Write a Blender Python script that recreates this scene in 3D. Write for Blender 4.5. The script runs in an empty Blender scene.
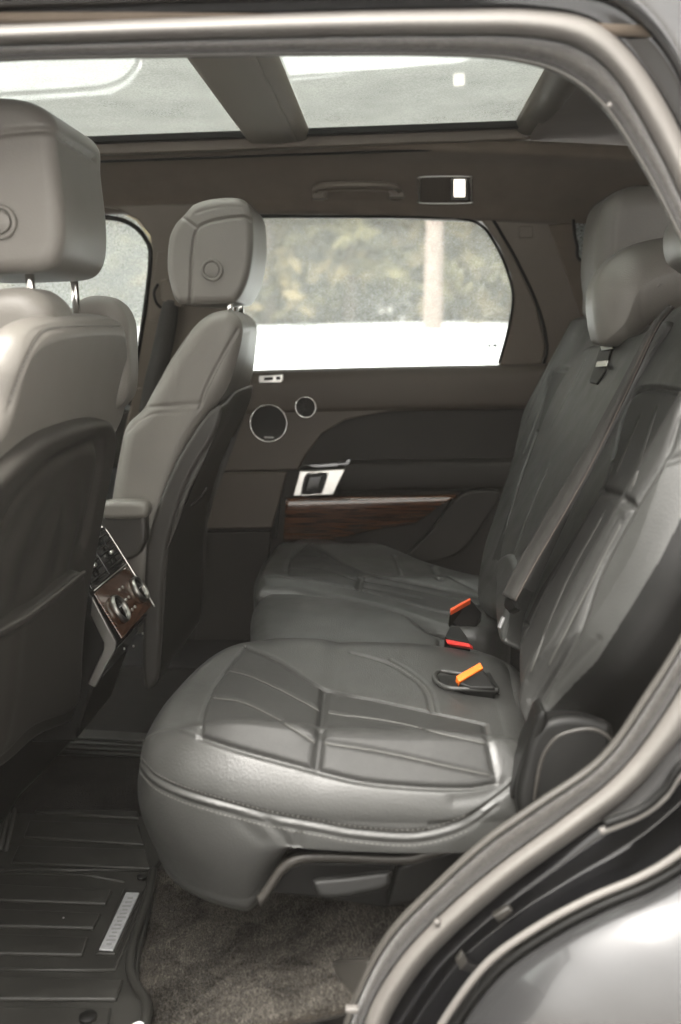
import bpy, bmesh, math, random
import numpy as np
from mathutils import Vector, Matrix
from mathutils.bvhtree import BVHTree
from mathutils.kdtree import KDTree
random.seed(7); np.random.seed(7)
C = bpy.context.scene.collection
V = Vector
# ------------------------------------------------------------------ camera
F_ = 995.0; PIT = math.atan(172/F_); YAW = math.atan(.0548*math.cos(PIT))
CAM = V((0, -1.9, 1.37))
FW = V((-math.sin(YAW)*math.cos(PIT), math.cos(YAW)*math.cos(PIT), -math.sin(PIT)))
RT = V((math.cos(YAW), math.sin(YAW), 0)); UP = RT.cross(FW)
def ray(x, y): return RT*((x-340.5)/F_) + UP*((512-y)/F_) + FW
def P(x, y, Y=None, Z=None, X=None):
    d = ray(x, y)
    i, v = (1, Y) if Y is not None else ((2, Z) if Z is not None else (0, X))
    return CAM + d*((v-CAM[i])/d[i])
def PL(x, y, pt, n):
    d = ray(x, y); return CAM + d*((V(pt)-CAM).dot(n)/d.dot(n))
def proj(p):
    q = p-CAM; z = q.dot(FW)
    return (340.5+F_*q.dot(RT)/z, 512-F_*q.dot(UP)/z)
cam = bpy.data.cameras.new('camera'); co = bpy.data.objects.new('camera', cam); C.objects.link(co)
co.location = CAM; co.rotation_euler = (math.pi/2-PIT, 0, YAW)
cam.sensor_fit = 'VERTICAL'; cam.sensor_height = 36; cam.lens = F_/1024*36
cam.clip_start = .05; cam.clip_end = 2000
cam.dof.use_dof = True; cam.dof.focus_distance = 1.75; cam.dof.aperture_fstop = 3.0
bpy.context.scene.camera = co

# ------------------------------------------------------------------ materials
def S(h):
    h = [((c/255)/12.92 if c <= 10 else ((c/255+.055)/1.055)**2.4) for c in h]; return (*h, 1)
def newmat(name):
    m = bpy.data.materials.new(name); m.use_nodes = True; nt = m.node_tree
    return m, nt, nt.nodes['Principled BSDF'], nt.nodes['Material Output']
def N(nt, t, **k):
    n = nt.nodes.new(t)
    for a, b in k.items():
        if a in n.inputs: n.inputs[a].default_value = b
        else: setattr(n, a, b)
    return n
def mat(name, col, rough=.5, metal=0, var=.0, vscale=6, bump=0, bscale=300, btype='noise', spec=.5, coat=0, sheen=0, rvar=0, bdist=.002):
    m, nt, b, o = newmat(name); L = nt.links.new
    b.inputs['Base Color'].default_value = (*col, 1); b.inputs['Roughness'].default_value = rough
    b.inputs['Metallic'].default_value = metal; b.inputs['Specular IOR Level'].default_value = spec
    b.inputs['Coat Weight'].default_value = coat; b.inputs['Coat Roughness'].default_value = .05
    b.inputs['Sheen Weight'].default_value = sheen
    tc = N(nt, 'ShaderNodeTexCoord')
    if var or rvar:
        nz = N(nt, 'ShaderNodeTexNoise', Scale=vscale, Detail=6.0, Roughness=.6); L(tc.outputs['Object'], nz.inputs['Vector'])
    if var:
        mx = N(nt, 'ShaderNodeMix', data_type='RGBA')
        mx.inputs['A'].default_value = (*[c*(1-var) for c in col], 1); mx.inputs['B'].default_value = (*[min(1, c*(1+var)) for c in col], 1)
        cr = N(nt, 'ShaderNodeMapRange'); cr.inputs[1].default_value = .3; cr.inputs[2].default_value = .7
        L(nz.outputs[0], cr.inputs[0]); L(cr.outputs[0], mx.inputs['Factor']); L(mx.outputs['Result'], b.inputs['Base Color'])
    if rvar:
        mr = N(nt, 'ShaderNodeMapRange'); mr.inputs[1].default_value = .3; mr.inputs[2].default_value = .7
        mr.inputs[3].default_value = rough-rvar; mr.inputs[4].default_value = rough+rvar
        L(nz.outputs[0], mr.inputs[0]); L(mr.outputs[0], b.inputs['Roughness'])
    if bump:
        if btype == 'vor': t = N(nt, 'ShaderNodeTexVoronoi', Scale=bscale); out = t.outputs['Distance']
        else: t = N(nt, 'ShaderNodeTexNoise', Scale=bscale, Detail=3.0); out = t.outputs[0]
        L(tc.outputs['Object'], t.inputs['Vector'])
        bp = N(nt, 'ShaderNodeBump', Strength=bump, Distance=bdist); L(out, bp.inputs['Height']); L(bp.outputs[0], b.inputs['Normal'])
    return m
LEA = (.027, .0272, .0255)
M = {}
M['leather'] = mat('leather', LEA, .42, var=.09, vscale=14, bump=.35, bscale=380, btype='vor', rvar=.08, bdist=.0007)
M['leather_hazed'] = mat('leather_hazed', (.135, .126, .112), .46, var=.05, vscale=9, bump=.3, bscale=420, btype='vor', rvar=.05, bdist=.0006)  # same leather as the bench, paled in colour for the glare veil
M['perf'] = mat('perforated_leather', (.0155, .0155, .0144), .58, spec=.35, var=.2, vscale=90, bump=.35, bscale=620, btype='vor', bdist=.0006)
M['stitch'] = mat('stitching', (.085, .082, .074), .6)
M['stitch_dark'] = mat('seam_thread', (.05, .048, .044), .6)
M['taupe'] = mat('taupe_plastic', (.100, .082, .064), .55, var=.06, vscale=12, bump=.2, bscale=700, bdist=.0004)
M['taupe_lea'] = mat('taupe_leather', (.055, .044, .034), .55, spec=.35, var=.06, vscale=8, bump=.3, bscale=420, btype='vor', bdist=.0006)
M['dark_lea'] = mat('dark_door_leather', (.012, .0105, .0088), .6, spec=.22, var=.08, vscale=8, bump=.3, bscale=420, btype='vor', bdist=.0006)
M['headliner'] = mat('headliner_fabric', (.095, .076, .059), .95, spec=.2, var=.10, vscale=14, bump=.3, bscale=900, sheen=.1, bdist=.0006)
M['plastic'] = mat('black_plastic', (.0045, .0045, .0042), .45, spec=.16, var=.1, vscale=20, bump=.2, bscale=800, bdist=.0003)
M['shell'] = mat('seat_shell_plastic', (.026, .024, .021), .42, spec=.4, var=.06, vscale=10, bump=.15, bscale=800, bdist=.0003)
M['rubber'] = mat('rubber_mat', (.015, .0146, .0128), .48, spec=.35, var=.3, vscale=14, bump=.3, bscale=500, rvar=.1, bdist=.0005)
M['velour'] = mat('velour_strip', (.022, .019, .016), .95, var=.5, vscale=160, bump=.9, bscale=500, bdist=.003, sheen=.4)
M['seal'] = mat('door_seal_rubber', (.105, .098, .090), .55, var=.06, vscale=20, bump=.1, bscale=200, bdist=.001)
M['jamb'] = mat('black_jamb_paint', (.004, .004, .0045), .10, spec=.45)
M['paint'] = mat('sky_sheen_paint', (.062, .062, .063), .24, metal=.6, coat=.5, var=.03, vscale=3)  # same body paint as the jamb, greyed to carry the sky reflection
M['chrome'] = mat('chrome', (.75, .73, .70), .16, metal=1, var=.05, vscale=30)
M['satin'] = mat('satin_metal', (.62, .61, .58), .32, metal=1, var=.05, vscale=30)
M['grille'] = mat('speaker_mesh', (.012, .011, .010), .5, bump=1.0, bscale=900, btype='vor', bdist=.002)
M['orange'] = mat('orange_plastic', (.72, .15, .012), .4, var=.08, vscale=60)
M['orange_red'] = mat('orange_red_plastic', (.68, .09, .02), .4, var=.08, vscale=60)
M['red'] = mat('red_plastic', (.45, .02, .015), .4, var=.08, vscale=60)
M['web'] = mat('belt_webbing', (.024, .0225, .020), .8, var=.15, vscale=200, bump=.6, bscale=900, bdist=.0008)
M['web_edge'] = mat('belt_edge', (.085, .068, .058), .8)
M['snow'] = mat('snow', (.86, .87, .89), .8, var=.03, vscale=.8, bump=.4, bscale=3, bdist=.1)
M['bark_pale'] = mat('pale_bark', (.24, .185, .16), .9, var=.35, vscale=9, bump=.6, bscale=30, bdist=.02)
M['bark'] = mat('bark', (.11, .08, .06), .9, var=.3, vscale=9, bump=.6, bscale=30, bdist=.02)
M['ground_dark'] = mat('added_ground', (.055, .055, .056), .7, var=.35, vscale=1.5, bump=.5, bscale=60, bdist=.01)  # for the dark ground added under the car
M['mark2'] = mat('worn_letter', (.17, .17, .172), .5)
M['beam'] = mat('beam_fabric', (.21, .18, .145), .7)
M['lamp_base'] = mat('lamp_base', (.035, .028, .022), .4)
M['rib'] = mat('rib_thread', (.055, .054, .049), .5)
M['bracket'] = mat('brushed_bracket', (.30, .29, .27), .38, metal=1)
M['plate'] = mat('mat_badge_plate', (.26, .265, .27), .45, metal=.1, var=.2, vscale=90)
M['glossblack'] = mat('gloss_black', (.006, .006, .006), .08, coat=.5)
M['mark'] = mat('etched_mark', (.32, .34, .36), .8)
def carpet():
    m, nt, b, o = newmat('carpet'); L = nt.links.new
    tc = N(nt, 'ShaderNodeTexCoord'); b.inputs['Roughness'].default_value = 1; b.inputs['Sheen Weight'].default_value = .08; b.inputs['Specular IOR Level'].default_value = .15
    n1 = N(nt, 'ShaderNodeTexNoise', Scale=16.0, Detail=8.0, Distortion=.8, Roughness=.65); n2 = N(nt, 'ShaderNodeTexNoise', Scale=420.0, Detail=3.0)
    for n in (n1, n2): L(tc.outputs['Object'], n.inputs['Vector'])
    mm = N(nt, 'ShaderNodeMath', operation='MULTIPLY'); L(n1.outputs[0], mm.inputs[0]); L(n2.outputs[0], mm.inputs[1])
    r = N(nt, 'ShaderNodeValToRGB'); r.color_ramp.elements[0].position = .18; r.color_ramp.elements[1].position = .50
    r.color_ramp.elements[0].color = (.006, .005, .0037, 1); r.color_ramp.elements[1].color = (.040, .032, .023, 1)
    L(mm.outputs[0], r.inputs[0]); L(r.outputs[0], b.inputs['Base Color'])
    bp = N(nt, 'ShaderNodeBump', Strength=1.0, Distance=.006); L(mm.outputs[0], bp.inputs['Height']); L(bp.outputs[0], b.inputs['Normal'])
    return m
M['carpet'] = carpet()
def pile():
    m, nt, b, o = newmat('carpet_pile'); L = nt.links.new; tc = N(nt, 'ShaderNodeTexCoord')
    n1 = N(nt, 'ShaderNodeTexNoise', Scale=14.0, Detail=7.0, Distortion=.8, Roughness=.65); n2 = N(nt, 'ShaderNodeTexNoise', Scale=300.0, Detail=2.0)
    for n in (n1, n2): L(tc.outputs['Object'], n.inputs['Vector'])
    mm = N(nt, 'ShaderNodeMath', operation='MULTIPLY'); L(n1.outputs[0], mm.inputs[0]); L(n2.outputs[0], mm.inputs[1])
    r = N(nt, 'ShaderNodeValToRGB'); r.color_ramp.elements[0].position = .17; r.color_ramp.elements[1].position = .36
    r.color_ramp.elements[0].color = (.009, .0075, .0055, 1); r.color_ramp.elements[1].color = (.125, .114, .098, 1)
    L(mm.outputs[0], r.inputs[0]); L(r.outputs[0], b.inputs['Base Color']); b.inputs['Roughness'].default_value = 1; b.inputs['Specular IOR Level'].default_value = .1; return m
M['pile'] = pile()
M['dark_carpet'] = mat('dark_carpet', (.007, .0066, .006), 1, spec=.1, var=.4, vscale=30, bump=.8, bscale=400, bdist=.003)
M['lip'] = mat('grey_trim_lip', (.045, .042, .037), .45)
def wood():
    m, nt, b, o = newmat('wood_veneer'); L = nt.links.new
    tc = N(nt, 'ShaderNodeTexCoord'); mp = N(nt, 'ShaderNodeMapping'); mp.inputs['Scale'].default_value = (3, 30, 110)
    nz = N(nt, 'ShaderNodeTexNoise', Scale=3.0, Detail=8.0, Distortion=.6)
    r = N(nt, 'ShaderNodeValToRGB'); r.color_ramp.elements[0].position = .38; r.color_ramp.elements[1].position = .62
    r.color_ramp.elements[0].color = (.010, .005, .003, 1); r.color_ramp.elements[1].color = (.10, .040, .018, 1)
    L(tc.outputs['Object'], mp.inputs[0]); L(mp.outputs[0], nz.inputs['Vector']); L(nz.outputs[0], r.inputs[0]); L(r.outputs[0], b.inputs['Base Color'])
    b.inputs['Roughness'].default_value = .25; b.inputs['Coat Weight'].default_value = 1; b.inputs['Coat Roughness'].default_value = .03
    return m
M['wood'] = wood()
def frost_glass(name, base, speck, col=(.8, .85, .84), scale=260, clear=None):
    """thin pane: see-through glass with wet frost on its outer face that scatters light"""
    m, nt, b, o = newmat(name); L = nt.links.new; nt.nodes.remove(b)
    tc = N(nt, 'ShaderNodeTexCoord')
    n1 = N(nt, 'ShaderNodeTexNoise', Scale=float(scale), Detail=3.0, Roughness=.7); n2 = N(nt, 'ShaderNodeTexNoise', Scale=5.0, Detail=4.0)
    for n in (n1, n2): L(tc.outputs['Object'], n.inputs['Vector'])
    mr = N(nt, 'ShaderNodeMapRange'); mr.inputs[1].default_value = .40; mr.inputs[2].default_value = .62
    mr.inputs[3].default_value = base; mr.inputs[4].default_value = base+speck; L(n1.outputs[0], mr.inputs[0])
    m2 = N(nt, 'ShaderNodeMapRange'); m2.inputs[1].default_value = .3; m2.inputs[2].default_value = .7
    m2.inputs[3].default_value = .75; m2.inputs[4].default_value = 1.2; L(n2.outputs[0], m2.inputs[0])
    mu = N(nt, 'ShaderNodeMath', operation='MULTIPLY', use_clamp=True); L(mr.outputs[0], mu.inputs[0]); L(m2.outputs[0], mu.inputs[1])
    fac = mu.outputs[0]
    if clear:
        (x0, x1, y0, y1, rad) = clear
        sx = N(nt, 'ShaderNodeSeparateXYZ'); L(tc.outputs['Object'], sx.inputs[0])
        def axis(out, a, bb):
            s = N(nt, 'ShaderNodeMath', operation='SUBTRACT'); L(out, s.inputs[0]); s.inputs[1].default_value = (a+bb)/2
            ab = N(nt, 'ShaderNodeMath', operation='ABSOLUTE'); L(s.outputs[0], ab.inputs[0])
            q = N(nt, 'ShaderNodeMath', operation='SUBTRACT'); L(ab.outputs[0], q.inputs[0]); q.inputs[1].default_value = (bb-a)/2-rad
            mxx = N(nt, 'ShaderNodeMath', operation='MAXIMUM'); L(q.outputs[0], mxx.inputs[0]); mxx.inputs[1].default_value = 0
            pw = N(nt, 'ShaderNodeMath', operation='MULTIPLY'); L(mxx.outputs[0], pw.inputs[0]); L(mxx.outputs[0], pw.inputs[1]); return pw
        a1 = axis(sx.outputs[0], x0, x1); a2 = axis(sx.outputs[1], y0, y1)
        ad = N(nt, 'ShaderNodeMath', operation='ADD'); L(a1.outputs[0], ad.inputs[0]); L(a2.outputs[0], ad.inputs[1])
        sq = N(nt, 'ShaderNodeMath', operation='SQRT'); L(ad.outputs[0], sq.inputs[0])
        mk = N(nt, 'ShaderNodeMapRange'); mk.inputs[1].default_value = rad-.004; mk.inputs[2].default_value = rad+.004
        mk.inputs[3].default_value = 2.4; mk.inputs[4].default_value = 1; L(sq.outputs[0], mk.inputs[0])
        m3 = N(nt, 'ShaderNodeMath', operation='MULTIPLY'); L(fac, m3.inputs[0]); L(mk.outputs[0], m3.inputs[1]); fac = m3.outputs[0]
    tr = N(nt, 'ShaderNodeBsdfTransparent'); tr.inputs[0].default_value = (.86, .89, .88, 1)
    df = N(nt, 'ShaderNodeBsdfTranslucent'); df.inputs[0].default_value = (*col, 1)
    d2 = N(nt, 'ShaderNodeBsdfDiffuse'); d2.inputs[0].default_value = (*col, 1)
    ms = N(nt, 'ShaderNodeMixShader'); ms.inputs[0].default_value = .35; L(df.outputs[0], ms.inputs[1]); L(d2.outputs[0], ms.inputs[2])
    mx = N(nt, 'ShaderNodeMixShader'); L(fac, mx.inputs[0]); L(tr.outputs[0], mx.inputs[1]); L(ms.outputs[0], mx.inputs[2])
    gl = N(nt, 'ShaderNodeBsdfGlossy'); gl.inputs['Roughness'].default_value = .04
    fr = N(nt, 'ShaderNodeFresnel', IOR=1.45); mg = N(nt, 'ShaderNodeMixShader'); L(fr.outputs[0], mg.inputs[0])
    L(mx.outputs[0], mg.inputs[1]); L(gl.outputs[0], mg.inputs[2]); L(mg.outputs[0], o.inputs[0])
    return m
M['glass_door'] = frost_glass('wet_window_glass', .06, .24, scale=300)
M['glass_front'] = frost_glass('frosted_front_glass', .22, .25, scale=200)
M['glass_roof'] = frost_glass('frosted_roof_glass', .50, .2, col=(.62, .645, .62), scale=260)
M['glass_roof_rear'] = frost_glass('frosted_rear_roof_glass', .50, .2, col=(.62, .645, .62), scale=260)
def leafmat(name, col):
    m = mat(name, col, .8, var=.15, vscale=.9); return m
M['leaf'] = [leafmat('needles_olive', (.135, .103, .037)), leafmat('needles_brown', (.13, .098, .042)), leafmat('needles_green', (.10, .086, .034))]
def lampmat():
    m, nt, b, o = newmat('lit_lamp_lens'); b.inputs['Emission Color'].default_value = (1, .93, .8, 1); b.inputs['Emission Strength'].default_value = .4; return m
M['lamp'] = lampmat()

# ------------------------------------------------------------------ object helpers
def empty(name, loc, label=None, cat=None, group=None, kind=None):
    o = bpy.data.objects.new(name, None); C.objects.link(o); o.location = loc; o.empty_display_size = .1
    tag(o, label, cat, group, kind); return o
def tag(o, label=None, cat=None, group=None, kind=None):
    for k, v in (('label', label), ('category', cat), ('group', group), ('kind', kind)):
        if v: o[k] = v
    return o
def wloc(o):
    l = V(o.location)
    while o.parent: o = o.parent; l += V(o.location)
    return l
def link(name, verts, faces, m, parent=None, smooth=True, loc=None, label=None, auto=None):
    verts = [V(v) for v in verts]
    if loc is None:
        loc = sum(verts, V((0, 0, 0)))/len(verts)
    me = bpy.data.meshes.new(name); me.from_pydata([v-loc for v in verts], [], [tuple(f) for f in faces]); me.update()
    for k in (m if isinstance(m, list) else [m]): me.materials.append(k)
    if smooth: me.polygons.foreach_set('use_smooth', [True]*len(me.polygons))
    o = bpy.data.objects.new(name, me); C.objects.link(o)
    if parent: o.parent = parent; o.location = loc-wloc(parent)
    else: o.location = loc
    if label: o['label'] = label
    if auto:
        bm = bmesh.new(); bm.from_mesh(me); bmesh.ops.recalc_face_normals(bm, faces=bm.faces)
        for e in bm.edges: e.smooth = (len(e.link_faces) == 2 and e.calc_face_angle(0) < math.radians(auto))
        bm.to_mesh(me); bm.free()
    return o
def cr(pts, n=None, closed=False, step=None):
    """Catmull-Rom through pts, resampled evenly"""
    pts = [V(p) for p in pts]; K = len(pts); dense = []
    segs = K if closed else K-1
    for i in range(segs):
        if closed: a, b, c, d = pts[i-1], pts[i], pts[(i+1) % K], pts[(i+2) % K]
        else: a, b, c, d = pts[max(i-1, 0)], pts[i], pts[i+1], pts[min(i+2, K-1)]
        for j in range(16):
            t = j/16
            dense.append(.5*((2*b)+(c-a)*t+(2*a-5*b+4*c-d)*t*t+(3*b-a-3*c+d)*t**3))
    dense.append(pts[0] if closed else pts[-1])
    L = [0]
    for i in range(1, len(dense)): L.append(L[-1]+(dense[i]-dense[i-1]).length)
    if step: n = max(3, int(L[-1]/step))
    out = []; j = 0
    cnt = n if closed else n-1
    for i in range(n):
        s = L[-1]*i/cnt
        while j < len(L)-2 and L[j+1] < s: j += 1
        d = L[j+1]-L[j]; out.append(dense[j].lerp(dense[j+1], (s-L[j])/d if d > 1e-9 else 0))
    return out
def tube_geo(pts, r, k=8, caps=True):
    vs, fs = [], []; n = len(pts); up = V((0, 0, 1)); prev = None
    for i, p in enumerate(pts):
        t = (pts[min(i+1, n-1)]-pts[max(i-1, 0)]).normalized()
        if prev is None: a = t.cross(up if abs(t.z) < .9 else V((1, 0, 0))).normalized()
        else: a = (prev-t*prev.dot(t)).normalized()
        prev = a; b = t.cross(a); rr = r[i] if isinstance(r, (list, tuple)) else r
        for j in range(k):
            w = 2*math.pi*j/k; vs.append(p+a*math.cos(w)*rr+b*math.sin(w)*rr)
    for i in range(n-1):
        for j in range(k): fs.append((i*k+j, i*k+(j+1) % k, (i+1)*k+(j+1) % k, (i+1)*k+j))
    if caps: fs.append(tuple(range(k))[::-1]); fs.append(tuple((n-1)*k+j for j in range(k)))
    return vs, fs
def join(*geos):
    vs, fs = [], []
    for v, f in geos:
        o = len(vs); vs += list(v); fs += [tuple(i+o for i in q) for q in f]
    return vs, fs
def tube(name, pts, r, m, parent=None, k=8, **kw):
    v, f = tube_geo(pts, r, k); return link(name, v, f, m, parent, **kw)
def box_geo(c, s, rot=None):
    c = V(c); vs = [V((x*s[0]/2, y*s[1]/2, z*s[2]/2)) for x in (-1, 1) for y in (-1, 1) for z in (-1, 1)]
    if rot: vs = [rot @ v for v in vs]
    return [v+c for v in vs], [(0, 1, 3, 2), (4, 6, 7, 5), (0, 4, 5, 1), (2, 3, 7, 6), (0, 2, 6, 4), (1, 5, 7, 3)]
def bevel(o, w, seg=3):
    b = o.modifiers.new('bevel', 'BEVEL'); b.width = w; b.segments = seg; b.limit_method = 'ANGLE'; b.angle_limit = math.radians(35)
    b.harden_normals = False; return o
def loft(name, rows, nu, nv, m, parent=None, closed_v=False, thick=0, flip=False, **kw):
    """rows: lists of 3-D points; interpolated smoothly both ways; thick > 0 gives it a solid thickness"""
    R_ = [cr(r, nv, closed_v) for r in rows]
    g = [cr([r[j] for r in R_], nu) for j in range(nv)]
    vs = [g[j][i] for i in range(nu) for j in range(nv)]; fs = []
    for i in range(nu-1):
        for j in range(nv if closed_v else nv-1):
            q = (i*nv+j, i*nv+(j+1) % nv, (i+1)*nv+(j+1) % nv, (i+1)*nv+j); fs.append(q[::-1] if flip else q)
    o = link(name, vs, fs, m, parent, **kw)
    if thick:
        s = o.modifiers.new('solid', 'SOLIDIFY'); s.thickness = thick; s.offset = -1
    return o
def slab(name, poly, ext, m, parent=None, bev=.004, smooth_n=0, seg=3, **kw):
    """poly: 3-D points of the front face; ext: vector to the back"""
    pts = cr(poly, smooth_n, True) if smooth_n else [V(p) for p in poly]
    n = len(pts); vs = pts+[p+V(ext) for p in pts]
    fs = [tuple(range(n)), tuple(range(n, 2*n))[::-1]]+[(i, (i+1) % n, n+(i+1) % n, n+i)[::-1] for i in range(n)]
    o = link(name, vs, fs, m, parent, smooth=True, auto=35, **kw)
    if bev: bevel(o, bev, seg)
    return o
def inpoly(x, y, poly):
    c = False; n = len(poly)
    for i in range(n):
        x1, y1 = poly[i]; x2, y2 = poly[i-1]
        if (y1 > y) != (y2 > y) and x < (x2-x1)*(y-y1)/(y2-y1)+x1: c = not c
    return c
def puffy(name, out3, nrm, depth, rt, m, parent=None, h=None, N_=420, rings=70, rb=None, warp=None, seams=(), masks=(), stitches=(), label=None, wall=8, bulge=0):
    """upholstered solid: smooth closed outline, rounded rims, height field h(p) on its face, seams pressed in along lines"""
    n = V(nrm).normalized(); rb = rt if rb is None else rb
    pts = cr(out3, N_, True); cen = sum(pts, V((0, 0, 0)))/N_
    pts = [p-n*(p-cen).dot(n) for p in pts]
    A = np.array([list(p) for p in pts]); c = np.array(list(cen)); nn = np.array(list(n))
    kd = KDTree(N_)
    for i, p in enumerate(pts): kd.insert(p, i)
    kd.balance()
    def cap(front, R_):
        out = []
        for i in range(1, R_+1):
            k = math.sin(math.pi/2*i/R_); ring = c+(A-c)*k; hh = []
            for q in ring:
                d = 0 if i == R_ else kd.find(V(q))[2]; r = rt if front else rb
                e = r-math.sqrt(max(0, r*r-(r-d)**2)) if d < r else 0
                z = (h(V(q)) if (h and front) else 0)*min(1, .15+.85*min(1, d/max(r, 1e-6)))-e if front else -depth+e
                hh.append(z)
            out.append(ring+np.array(hh)[:, None]*nn)
        return out
    fr = cap(True, rings); bk = cap(False, max(8, rings//4))
    w0, w1 = fr[-1], bk[-1]; wl = []
    tang = np.roll(A, -1, 0)-np.roll(A, 1, 0); outn = np.cross(tang, nn); outn /= np.linalg.norm(outn, axis=1)[:, None]
    if np.mean(np.sum(outn*(A-c), axis=1)) < 0: outn = -outn
    for i in range(1, wall):
        t = i/wall; wl.append(w0*(1-t)+w1*t+outn*bulge*math.sin(math.pi*t))
    ringsall = fr+wl+bk[::-1]
    top = c+nn*((h(V(c)) if h else 0)); bot = c-nn*depth
    allv = np.vstack([top[None]]+ringsall+[bot[None]])
    if warp: allv = np.array([list(warp(V(v))) for v in allv])
    nr = len(ringsall); fs = [(0, 1+j, 1+(j+1) % N_) for j in range(N_)]
    for i in range(nr-1):
        a = 1+i*N_; b = a+N_
        fs += [(a+j, b+j, b+(j+1) % N_, a+(j+1) % N_) for j in range(N_)]
    a = 1+(nr-1)*N_; fs += [(a+j, a+N_, a+(j+1) % N_) for j in range(N_)]
    mats = m if isinstance(m, list) else [m]
    o = link(name, [V(v) for v in allv], fs, mats, parent, loc=V(c), label=label)
    me = o.data; bm = bmesh.new(); bm.from_mesh(me); bmesh.ops.recalc_face_normals(bm, faces=bm.faces); bm.to_mesh(me); bm.free(); me.update()
    cv = V(c); lines = {}
    if seams or stitches:
        bvh = BVHTree.FromPolygons([v.co+cv for v in me.vertices], [tuple(p.vertices) for p in me.polygons])
        def drape(px):
            pp = cr([V((x, y, 0)) for x, y in px], step=2.5); res = []
            for q in pp:
                hit = bvh.ray_cast(CAM, ray(q.x, q.y).normalized())
                if hit[0] is not None: res.append(hit[0])
            return res
        disp = np.zeros(len(me.vertices)); co_ = np.array([list(v.co+cv) for v in me.vertices])
        for s in seams:
            px, amp, wd = s[:3]; L = drape(px)
            if len(L) < 2: continue
            D = []
            for i in range(len(L)-1):
                if (L[i+1]-L[i]).length > .05: continue
                for t in (0, .33, .66): D.append(L[i].lerp(L[i+1], t))
            if not D: continue
            k2 = KDTree(len(D))
            for i, p in enumerate(D): k2.insert(p, i)
            k2.balance()
            DA = np.array([list(p) for p in D]); lo = DA.min(0)-3*wd; hi = DA.max(0)+3*wd
            idx = np.where(np.all((co_ > lo) & (co_ < hi), axis=1))[0]
            for ix in idx:
                d = k2.find(V(co_[ix]))[2]
                if d < 3*wd:
                    e = amp*math.exp(-(d/wd)**2)
                    disp[ix] = min(disp[ix], e) if (amp < 0 and wd < .012) else disp[ix]+e
        st = [(drape(px), r, mt, off) for px, r, mt, off in stitches]
        nv = np.array([list(v.normal) for v in me.vertices]); new = co_+nv*disp[:, None]-np.array(list(cv))
        me.vertices.foreach_set('co', new.ravel()); me.update()
        bvh2 = BVHTree.FromPolygons([v.co+cv for v in me.vertices], [tuple(p.vertices) for p in me.polygons])
        for L, r, mt, off in st:
            L2 = []
            for p in L:
                q = bvh2.find_nearest(p)
                L2.append(q[0]+q[1]*off)
            if len(L2) > 3:
                L2 = [L2[0]]+[(L2[i-1]+L2[i]+L2[i+1])/3 for i in range(1, len(L2)-1)]+[L2[-1]]
                if mt == 'dash':
                    gs = []; pts2 = cr(L2, step=.0032)
                    for i in range(0, len(pts2)-1, 2): gs.append(tube_geo([pts2[i], pts2[i+1]], r, 5))
                    if gs: v, f = join(*gs); link('stitching', v, f, M['stitch'], o)
                else: tube('piping', cr(L2, step=.004), r, mt, o, k=8)
    if masks:
        mi = []
        for p in me.polygons:
            x, y = proj(V(p.center)+cv); idx = 0
            if (V(p.center)+cv-CAM).dot(p.normal) < 0:
                for poly, k in masks:
                    if inpoly(x, y, poly): idx = k
            mi.append(idx)
        me.polygons.foreach_set('material_index', mi)
    return o
def px3(pl, **k): return [P(x, y, **k) for x, y in pl]
def disc_geo(c, ax, r, h, k=40, prof=None):
    """turned shape about axis ax; prof = [(radius, height)]"""
    ax = V(ax).normalized(); a = ax.orthogonal().normalized(); b = ax.cross(a)
    prof = prof or [(0, h), (r*.93, h), (r, h*.8), (r, 0), (0, 0)]
    vs = [V(c)+(a*math.cos(2*math.pi*j/k)+b*math.sin(2*math.pi*j/k))*q+ax*z for q, z in prof for j in range(k)]
    fs = [(i*k+j, i*k+(j+1) % k, (i+1)*k+(j+1) % k, (i+1)*k+j) for i in range(len(prof)-1) for j in range(k)]
    return vs, fs
def ring_geo(c, ax, r, w, h, k=48):
    return disc_geo(c, ax, r, h, k, [(r-w, 0), (r-w, h*.6), (r-w*.6, h), (r-w*.3, h), (r, h*.5), (r, 0), (r-w, 0)])
def text(name, s, size, loc, rot, m, parent, ext=.0004):
    cu = bpy.data.curves.new(name, 'FONT'); cu.body = s; cu.size = size; cu.extrude = ext; cu.align_x = 'CENTER'
    t = bpy.data.objects.new(name, cu); C.objects.link(t); dg = bpy.context.evaluated_depsgraph_get()
    me = bpy.data.meshes.new_from_object(t.evaluated_get(dg)); bpy.data.objects.remove(t); me.materials.clear(); me.materials.append(m)
    o = bpy.data.objects.new(name, me); C.objects.link(o); o.parent = parent; o.location = V(loc)-wloc(parent); o.rotation_euler = rot; return o

exec_parts = []
# ================================================================== OUTSIDE
def hgt(x, y):
    r = max(0, y-5.5); a = min(1, r/9.0); z = 1.62*(a*a*(3-2*a))
    return z+.05*math.sin(x*.7+1)*math.sin(y*.5)*(1 if y > 6 or y < -9 else 0)+(max(0, y-16)*.03)
xs = [-400, -150, -60]+[-30+i*1.0 for i in range(61)]+[60, 150, 400]
ys = [-400, -120, -40]+[-20+i*1.0 for i in range(61)]+[80, 180, 400]
link('snow_ground', [(x, y, hgt(x, min(y, 45)) - (1.2 if False else 0)) for y in ys for x in xs],
     [(j*len(xs)+i, j*len(xs)+i+1, (j+1)*len(xs)+i+1, (j+1)*len(xs)+i) for j in range(len(ys)-1) for i in range(len(xs)-1)], M['snow'])['kind'] = 'structure'
vsd = [(-9, -7, .008), (9, -7, .008), (9, 4.2, .008), (-9, 4.2, .008)]
dr = link('added_dark_ground', vsd, [(0, 1, 2, 3)], M['ground_dark'], smooth=False); dr['kind'] = 'structure'  # dark ground added out of view to cut light bounced into the cabin
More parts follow.
